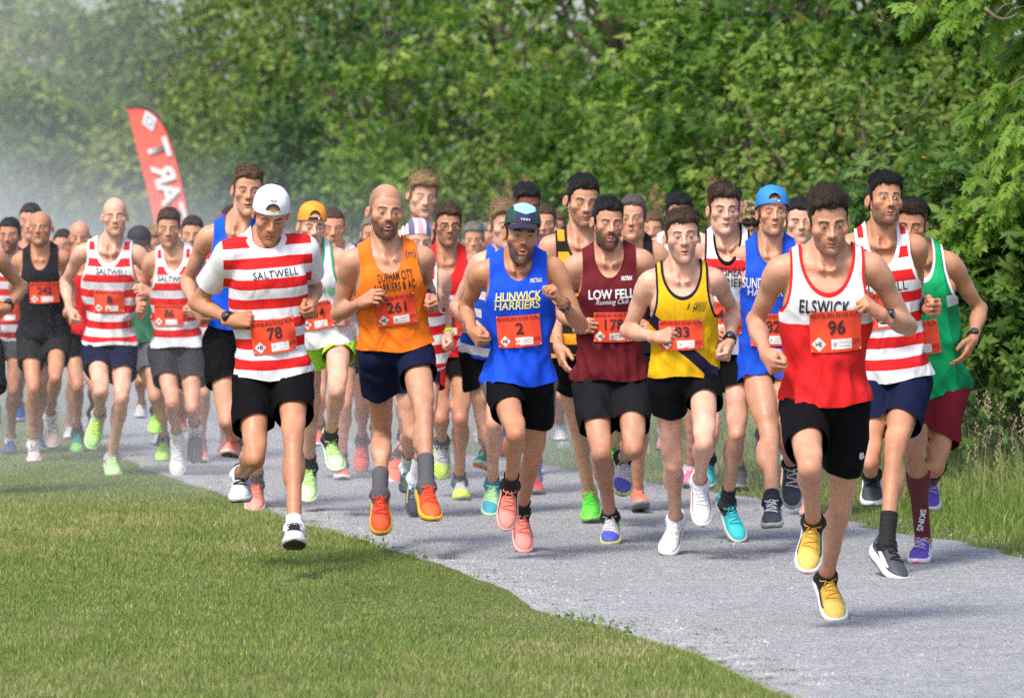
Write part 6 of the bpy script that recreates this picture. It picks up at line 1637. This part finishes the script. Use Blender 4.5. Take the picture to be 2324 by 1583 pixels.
person(label="half seen runner cut off by the left edge, a watch on the bent arm", x=-62, top=440, fy=1128, skin=MID, hairc=H_DK, top_=.014, side=.006, lod=1, st='R', head=(440, 545, -60, 0, 0, 0), hairy=.7,
 J=dict(sl=(-118, 585), sr=(-8, 585), er=(52, 652), wr=(14, 700), hr=(-8, 712), pl=(-90, 800), pr=(-28, 800), kr=(-25, 960)), watch=[('r', BK, 1)],
 kit=dict(mat=saltwell(700), hem=752), shorts=shorts((.02, .02, .022), .5, .03), socks=(WH, .06), shoes=shoe((.5, .5, .5)))
person(label="runner in a dark cap seen between number 8 and number 86", x=318, top=516, fy=1056, skin=FAIR, hairc=H_DK, top_=.006, side=.006, lod=1, st='L', head=(522, 596, 316, 0, 10, 0), hat=cap_front(flat("charcoal_cap", (.022, .024, .03), .8), flat("charcoal_cap", (.022, .024, .03), .8)),
 J=dict(sl=(275, 612), sr=(362, 612), kl=(368, 905), al=(372, 1000), tl=(368, 1048), kr=(352, 900), ar=(356, 930), tr=(352, 985)), kit=dict(mat=cloth_mat("green_shirt", (.05, .22, .12)), hem=770), shorts=shorts((.10, .10, .12), .5), socks=((.04, .04, .05), .07), shoes=shoe((.40, .82, .08), (.38, .75, .1), (.45, .8, .15), (.4, .7, .1)))
person(label="dark haired runner hidden behind number 86, left of the blue vest", x=438, top=490, fy=1052, skin=FAIR, hairc=H_DK, top_=.012, side=.005, lod=1, st='R', head=(490, 575, 437, 0, 4, 0), kit=dict(mat=saltwell(640, .11), hem=760), shorts=shorts((.16, .02, .03), .5), socks=((.5, .2, .2), .07), shoes=shoe((.85, .20, .12)))
person(label="runner with a red and white headband behind the tall blue vest", x=528, top=464, fy=1040, skin=FAIR, hairc=H_DK, top_=.012, side=.006, lod=1, st='L', head=(466, 548, 527, 0, 4, 0), hat=headband(cloth_mat("red_band", RD) if 0 else flat("red_band", (.5, .03, .03), .8), .045, .075, .018), kit=dict(mat=cloth_mat("grey_shirt", (.3, .3, .32)), hem=752), shorts=shorts(BK, .5), shoes=shoe((.80, .18, .12)))
# ---- middle, behind
person(label="runner with cropped brown hair behind the orange cap", x=756, top=471, fy=1092, skin=FAIR, hairc=H_BR, top_=.007, side=.004, ruddy=.5, lod=1, st='R', head=(471, 562, 755, 4, 8, 0), squint=.4, kit=dict(mat=cloth_mat("pale_vest", (.6, .6, .62)), hem=766), shorts=shorts((.03, .03, .035), .5), socks=((.06, .06, .07), .09), shoes=shoe((.85, .16, .10)))
person(label="grey haired runner in a purple shirt behind the orange vest", x=826, top=488, fy=1088, skin=FAIR, hairc=H_GR, top_=.014, side=.007, lod=1, st='L', head=(488, 575, 845, 4, 6, 0), J=dict(sl=(792, 580), kl=(822, 920), al=(822, 1000), tl=(820, 1070)),
 kit=dict(name="running_shirt", tee=True, sleeve=.8, neck=-.02, nw=.07, mat=cloth_mat("purple_shirt", (.085, .018, .22)), hem=778), shorts=shorts((.03, .03, .04), .5), socks=((.05, .05, .06), .08), shoes=shoe((.85, .14, .08), None, (.8, .2, .15), (.6, .1, .1)))
person(label="tall blond runner with tousled hair and lowered eyes", x=956, top=386, fy=1142, skin=PALE, hairc=H_BL, top_=.026, side=.009, style='up', lift=.55, stubble=.3, beardc=(.25, .15, .07), browc=(.20, .12, .06), shut=1, mouth=.25, lod=1, st='R', head=(386, 499, 960, 12, 9, 3),
 J=dict(sl=(900, 545), sr=(1018, 545), kr=(985, 915), ar=(900, 1040), tr=(890, 1100)), kit=dict(mat=cloth_mat("red_white_vest", RD, [('neck', .014, BK), ('arm', .012, WH)]), hem=770), shorts=shorts((.03, .03, .04), .5), socks=((.06, .06, .07), .09), shoes=shoe((.85, .20, .12)))
person(label="runner with a patterned bandana in a striped vest beside the orange vest", x=955, top=503, fy=1192, skin=PALE, hairc=None, browc=(.2, .15, .1), lod=1, st='R', head=(503, 596, 948, 14, 6, 2), hat='S', squint=.6,
 J=dict(sl=(888, 632), sr=(1004, 632), er=(1008, 712), wr=(1018, 762), hr=(1026, 784), pl=(912, 800), pr=(978, 800), kr=(968, 960), ar=(942, 1085), tr=(940, 1180), kl=(930, 980), al=(925, 1060), tl=(926, 1120)), watch=[('r', (.55, .75, .02), 0)],
 kit=dict(mat=saltwell(690, .10), hem=836), shorts=shorts(NV, .48, .012, layers=[('xright', .13, RD)]), socks=(WH, .16), shoes=shoe((.04, .05, .07), (.05, .06, .08), (.05, .06, .07), (.05, .05, .06), (.05, .3, .5), (.75, .55, .12)))
person(label="runner with black rimmed glasses in a red vest", x=1018, top=460, fy=1166, skin=MID, hairc=H_BR, browc=(.03, .02, .012), top_=.020, side=.006, style='back', lift=.3, stubble=.5, mouth=.25, lod=0, st='R', head=(460, 562, 1016, 9, 2, 2), face=glasses, iris=(.04, .03, .02), hairy=.3,
 J=dict(sl=(960, 600), sr=(1070, 594), pl=(990, 790), pr=(1055, 788), kr=(1045, 950), ar=(1043, 1096), tr=(1048, 1135), kl=(1000, 950), al=(1003, 1000), tl=(1002, 1090)), ur=(0, -.6, .8),
 kit=dict(mat=cloth_mat("red_vest", RD, [('band', -.245, -.20, WH), ('band', -.22, -.17, NV), ('band', -.19, -.165, WH)]), hem=800, bib=(1015, 735, 70, 56, '112', 0)), shorts=shorts(BK, .46), socks=((.07, .08, .11), .07), shoes=shoe((.55, .56, .58), (.55, .75, .12), (.5, .72, .1), (.28, .30, .24)))
person(label="grey haired runner far back, right of the glasses", x=1078, top=505, fy=1010, skin=FAIR, hairc=H_GR, top_=.020, side=.010, style='side', lod=1, st='R', head=(505, 580, 1075, 0, 4, 0), ruddy=.5, kit=dict(mat=cloth_mat("grey_shirt", (.3, .3, .32)), hem=740), shorts=shorts(BK, .5), shoes=shoe((.6, .6, .62)))
person(label="curly fair haired runner in a blue vest with white hoops, behind the dark cap", x=1128, top=453, fy=1178, skin=PALE, hairc=H_BL, browc=(.16, .1, .05), top_=.026, side=.014, style='curl', lift=.7, hn=1.4, lod=1, st='L', head=(453, 566, 1146, 12, 4, 0), ruddy=.4, hairy=.1,
 J=dict(sl=(1088, 596), sr=(1200, 596), el=(1034, 694), wl=(1062, 742), hl=(1076, 752), pl=(1078, 792), pr=(1146, 792), kl=(1104, 990), al=(1106, 1030), tl=(1090, 1060), kr=(1120, 960), ar=(1118, 1100), tr=(1112, 1172)), sg=dict(ar=1),
 kit=dict(mat=cloth_mat("hooped_vest", (.015, .09, .55), [('stripes', .20, .10, .45, WH), ('band', -.13, .3, (.015, .09, .55))]), hem=806), shorts=shorts(BK, .45), socks=((.04, .25, .35), .05), shoes=shoe((.48, .78, .40), (.05, .35, .45), (.5, .78, .5), (.85, .3, .15)))
person(label="dark haired runner with tanned skin in blue, behind the dark cap", x=1192, top=414, fy=1128, skin=DARK, hairc=H_BLK, top_=.020, side=.008, style='up', lod=1, st='R', head=(414, 520, 1194, 14, 8, 0), J=dict(sl=(1120, 556), sr=(1240, 556)), kit=dict(mat=cloth_mat("blue_vest", RB), hem=765), shorts=shorts(BK, .5), socks=((.03, .22, .55), .12), shoes=shoe((.70, .07, .06), None, (.2, .15, .15), BK))
person(label="short haired runner in blue beside the dark cap's peak", x=1238, top=464, fy=1080, skin=FAIR, hairc=H_BR, top_=.012, side=.005, lod=1, st='L', head=(464, 550, 1237, -6, 4, 0), ruddy=.5, kit=dict(mat=cloth_mat("blue_shirt", (.02, .10, .5)), hem=750), shorts=shorts(BK, .5), shoes=shoe((.55, .55, .58)))
person(label="blurred far runner right of the man in blue beside the peak", x=1260, top=478, fy=1025, skin=FAIR, hairc=H_LB, top_=.012, side=.006, lod=2, st='R', head=(478, 556, 1260, 0, 4, 0), kit=dict(mat=cloth_mat("blue_shirt", (.02, .10, .5)), hem=740), shorts=shorts(BK, .5), shoes=shoe((.6, .6, .62)))
person(label="tall runner with cropped black hair in an orange and black hooped vest", x=1318, top=393, fy=1196, skin=FAIR, hairc=H_BLK, top_=.014, side=.004, style='fwd', stubble=.5, shut=1, mouth=.3, lod=0, st='R', head=(393, 518, 1322, 12, 9, 1), hairy=.3, clr=.03,
 J=dict(sl=(1246, 560), sr=(1392, 556), el=(1258, 700), wl=(1268, 788), hl=(1280, 820), pl=(1290, 800), pr=(1366, 798), kl=(1308, 950), al=(1338, 1120), tl=(1342, 1185), kr=(1400, 960), ar=(1395, 1010), tr=(1392, 1080)), hands=('open', 'fist'), sg=dict(al=1, kl=1, el=1, wl=-1),
 kit=dict(mat=cloth_mat("orange_hoops", (.80, .32, .02), [('stripes', .120, .105, .5, (.020, .016, .016)), ('neck', .012, (.02, .016, .016)), ('arm', .011, (.02, .016, .016))]), hem=800), shorts=shorts(BK, .46), socks=None, shoes=shoe((.10, .62, .05), (.12, .55, .06), (.20, .60, .08), (.10, .10, .10)))
person(label="grey templed runner in a black vest behind the maroon vest", x=1440, top=442, fy=1190, skin=FAIR, hairc=(.09, .075, .065), top_=.012, side=.007, style='fwd', rec=.008, ruddy=.5, lod=1, st='R', head=(442, 548, 1436, -7, 3, 0), iris=(.07, .09, .10), mouth=.2, hairy=.2,
 J=dict(sl=(1378, 575), sr=(1492, 572), kr=(1450, 960), ar=(1447, 1122), tr=(1455, 1150)), ur=(0, -.6, .8), kit=dict(mat=cloth_mat("black_vest", (.014, .014, .018)), hem=790), shorts=shorts(BK, .46), socks=None, shoes=shoe(CORAL, (.85, .2, .12), (.3, .28, .28), (.16, .15, .15)))
person(label="small far face between the black vest and the yellow vest", x=1484, top=482, fy=1040, skin=FAIR, hairc=H_LB, top_=.012, side=.006, lod=2, st='L', head=(482, 560, 1481, -6, 4, 0), kit=dict(mat=cloth_mat("grey_shirt", (.3, .3, .32)), hem=745), shorts=shorts(BK, .5), shoes=shoe((.6, .6, .62)))
person(label="dark wavy haired runner directly behind the yellow vest's head", x=1545, top=437, fy=1110, skin=FAIR, hairc=H_BLK, top_=.020, side=.008, style='curl', lift=.4, lod=1, st='R', head=(437, 535, 1541, 0, 6, 0), kit=dict(mat=cloth_mat("white_vest", WH), hem=765), shorts=shorts(BK, .46), socks=(WH, .06), shoes=shoe((.80, .20, .35), None, (.2, .2, .2), BK))
person(label="runner in a camouflage cap and sunglasses left of the sky blue cap", x=1698, top=456, fy=1116, skin=FAIR, hairc=H_BR, top_=.004, side=.006, sunglasses=1, lod=1, st='L', head=(462, 552, 1700, 6, 4, 0), face=shades, hat='AG', kit=dict(mat=cloth_mat("grey_vest", (.25, .25, .27)), hem=765), shorts=shorts(BK, .46), socks=((.05, .05, .06), .08), shoes=shoe((.06, .06, .07), None, (.2, .2, .2), BK))
person(label="pale dark haired runner glimpsed between the sky blue cap and the leader", x=1812, top=448, fy=1176, skin=PALE, hairc=H_BLK, top_=.016, side=.008, lod=1, st='R', head=(448, 556, 1814, 4, 4, 0), iris=(.04, .03, .02), squint=.7, J=dict(kl=(1790, 940), al=(1792, 1040), tl=(1795, 1120)), kit=dict(mat=cloth_mat("dark_vest", (.03, .03, .04)), hem=790), shorts=shorts(BK, .46), socks=((.5, .5, .55), .12), shoes=shoe(CORAL, CORAL2, (.75, .4, .35), (.1, .05, .05)))
person(label="far runner with fuzzy fair hair between the dark cap and number 86", x=346, top=519, fy=1012, skin=FAIR, hairc=H_BL, top_=.022, side=.014, style='curl', lift=.5, lod=2, st='R', head=(519, 590, 346, 0, 4, 0), kit=dict(mat=cloth_mat("red_vest", RD), hem=730), shorts=shorts(BK, .5), shoes=shoe((.6, .6, .62)))
person(label="second grey haired far runner, at the right shoulder of the first", x=1106, top=507, fy=995, skin=FAIR, hairc=H_GR, top_=.016, side=.008, lod=2, st='L', head=(507, 578, 1106, 0, 4, 0), kit=dict(mat=cloth_mat("grey_shirt", (.3, .3, .32)), hem=730), shorts=shorts(BK, .5), shoes=shoe((.6, .2, .15)))
person(label="far runner in orange with dark hair between the black vest and number 8", x=143, top=520, fy=1000, skin=FAIR, hairc=H_DK, top_=.012, side=.006, lod=2, st='R', head=(522, 592, 143, 0, 4, 0), kit=dict(mat=cloth_mat("orange_shirt", (.75, .22, .05)), hem=730), shorts=shorts(BK, .5), shoes=shoe((.6, .6, .62)))
# special head wear
def w_cap():
    b = NB("panel_cap"); s = b.sep(b.coord("Object")); X, Y, Z = s[0], s[1], s[2]
    c = b.mix(b.math('GREATER_THAN', b.math('ABSOLUTE', X), .048), (.012, .020, .075), (.010, .060, .055))
    up = b.math('MULTIPLY', b.math('LESS_THAN', b.math('ABSOLUTE', X), .052), b.math('GREATER_THAN', b.math('ADD', Z, b.math('MULTIPLY', b.math('ABSOLUTE', X), -.25)), .103))
    c = b.mix(up, c, (.30, .72, .66)); m = b.p(Base_Color=c, Roughness=.75)
    return cap_front(m, flat("navy_peak", (.012, .018, .06), .8), "V\u00c2GA" if 0 else "VAGA", WPR)
def s_buff():
    b = NB("bandana_cloth"); X = b.math('ABSOLUTE', b.math('ADD', b.sep(b.coord('Object'))[0], .006)); n = b.noise(60, 2)
    c = b.ramp(b.math('ADD', b.math('MULTIPLY', X, 10.0), b.math('MULTIPLY', n, .03)), [(.0, (.60, .33, .38)), (.17, (.62, .62, .66)), (.36, (.14, .12, .24)), (.66, (.62, .62, .66))], 'CONSTANT')
    return buff(b.p(Base_Color=c, Roughness=.8))
def ag_cap():
    b = NB("camouflage_cloth"); n = b.noise(22, 2, .5, None, 1.5)
    m = b.p(Base_Color=b.ramp(n, [(.40, (.02, .02, .02)), (.47, (.45, .40, .06)), (.53, (.03, .03, .03)), (.60, (.40, .12, .15)), (.66, (.02, .02, .03))], 'CONSTANT'), Roughness=.8); return cap_front(m, m)
for S in PEOPLE:
    if S.get('hat') == 'W': S['hat'] = w_cap()
    elif S.get('hat') == 'S': S['hat'] = s_buff()
    elif S.get('hat') == 'AG': S['hat'] = ag_cap()
    if 'H' not in S:
        S['H'] = float(np.clip((S['fy'] - S['top']) / ((S['fy'] - YH) / CAMH) / .955, 1.66, 1.94))
    if S.get('top_') is not None: S['top_h'] = S['top_']
ONLY = None
for S in PEOPLE:
    if ONLY is None or S['label'] in ONLY:
        build_person(S)
print("SCRIPT", round(time.time() - T0, 1), sum(len(o.data.polygons) for o in bpy.data.objects if o.type == "MESH"), len(bpy.data.objects))
if 'DEBUGP' in globals():
    for S in PEOPLE: print(round(S['_Y'], 1), round(S['H'], 2), round(S['_sc'], 2), S['label'][:50])
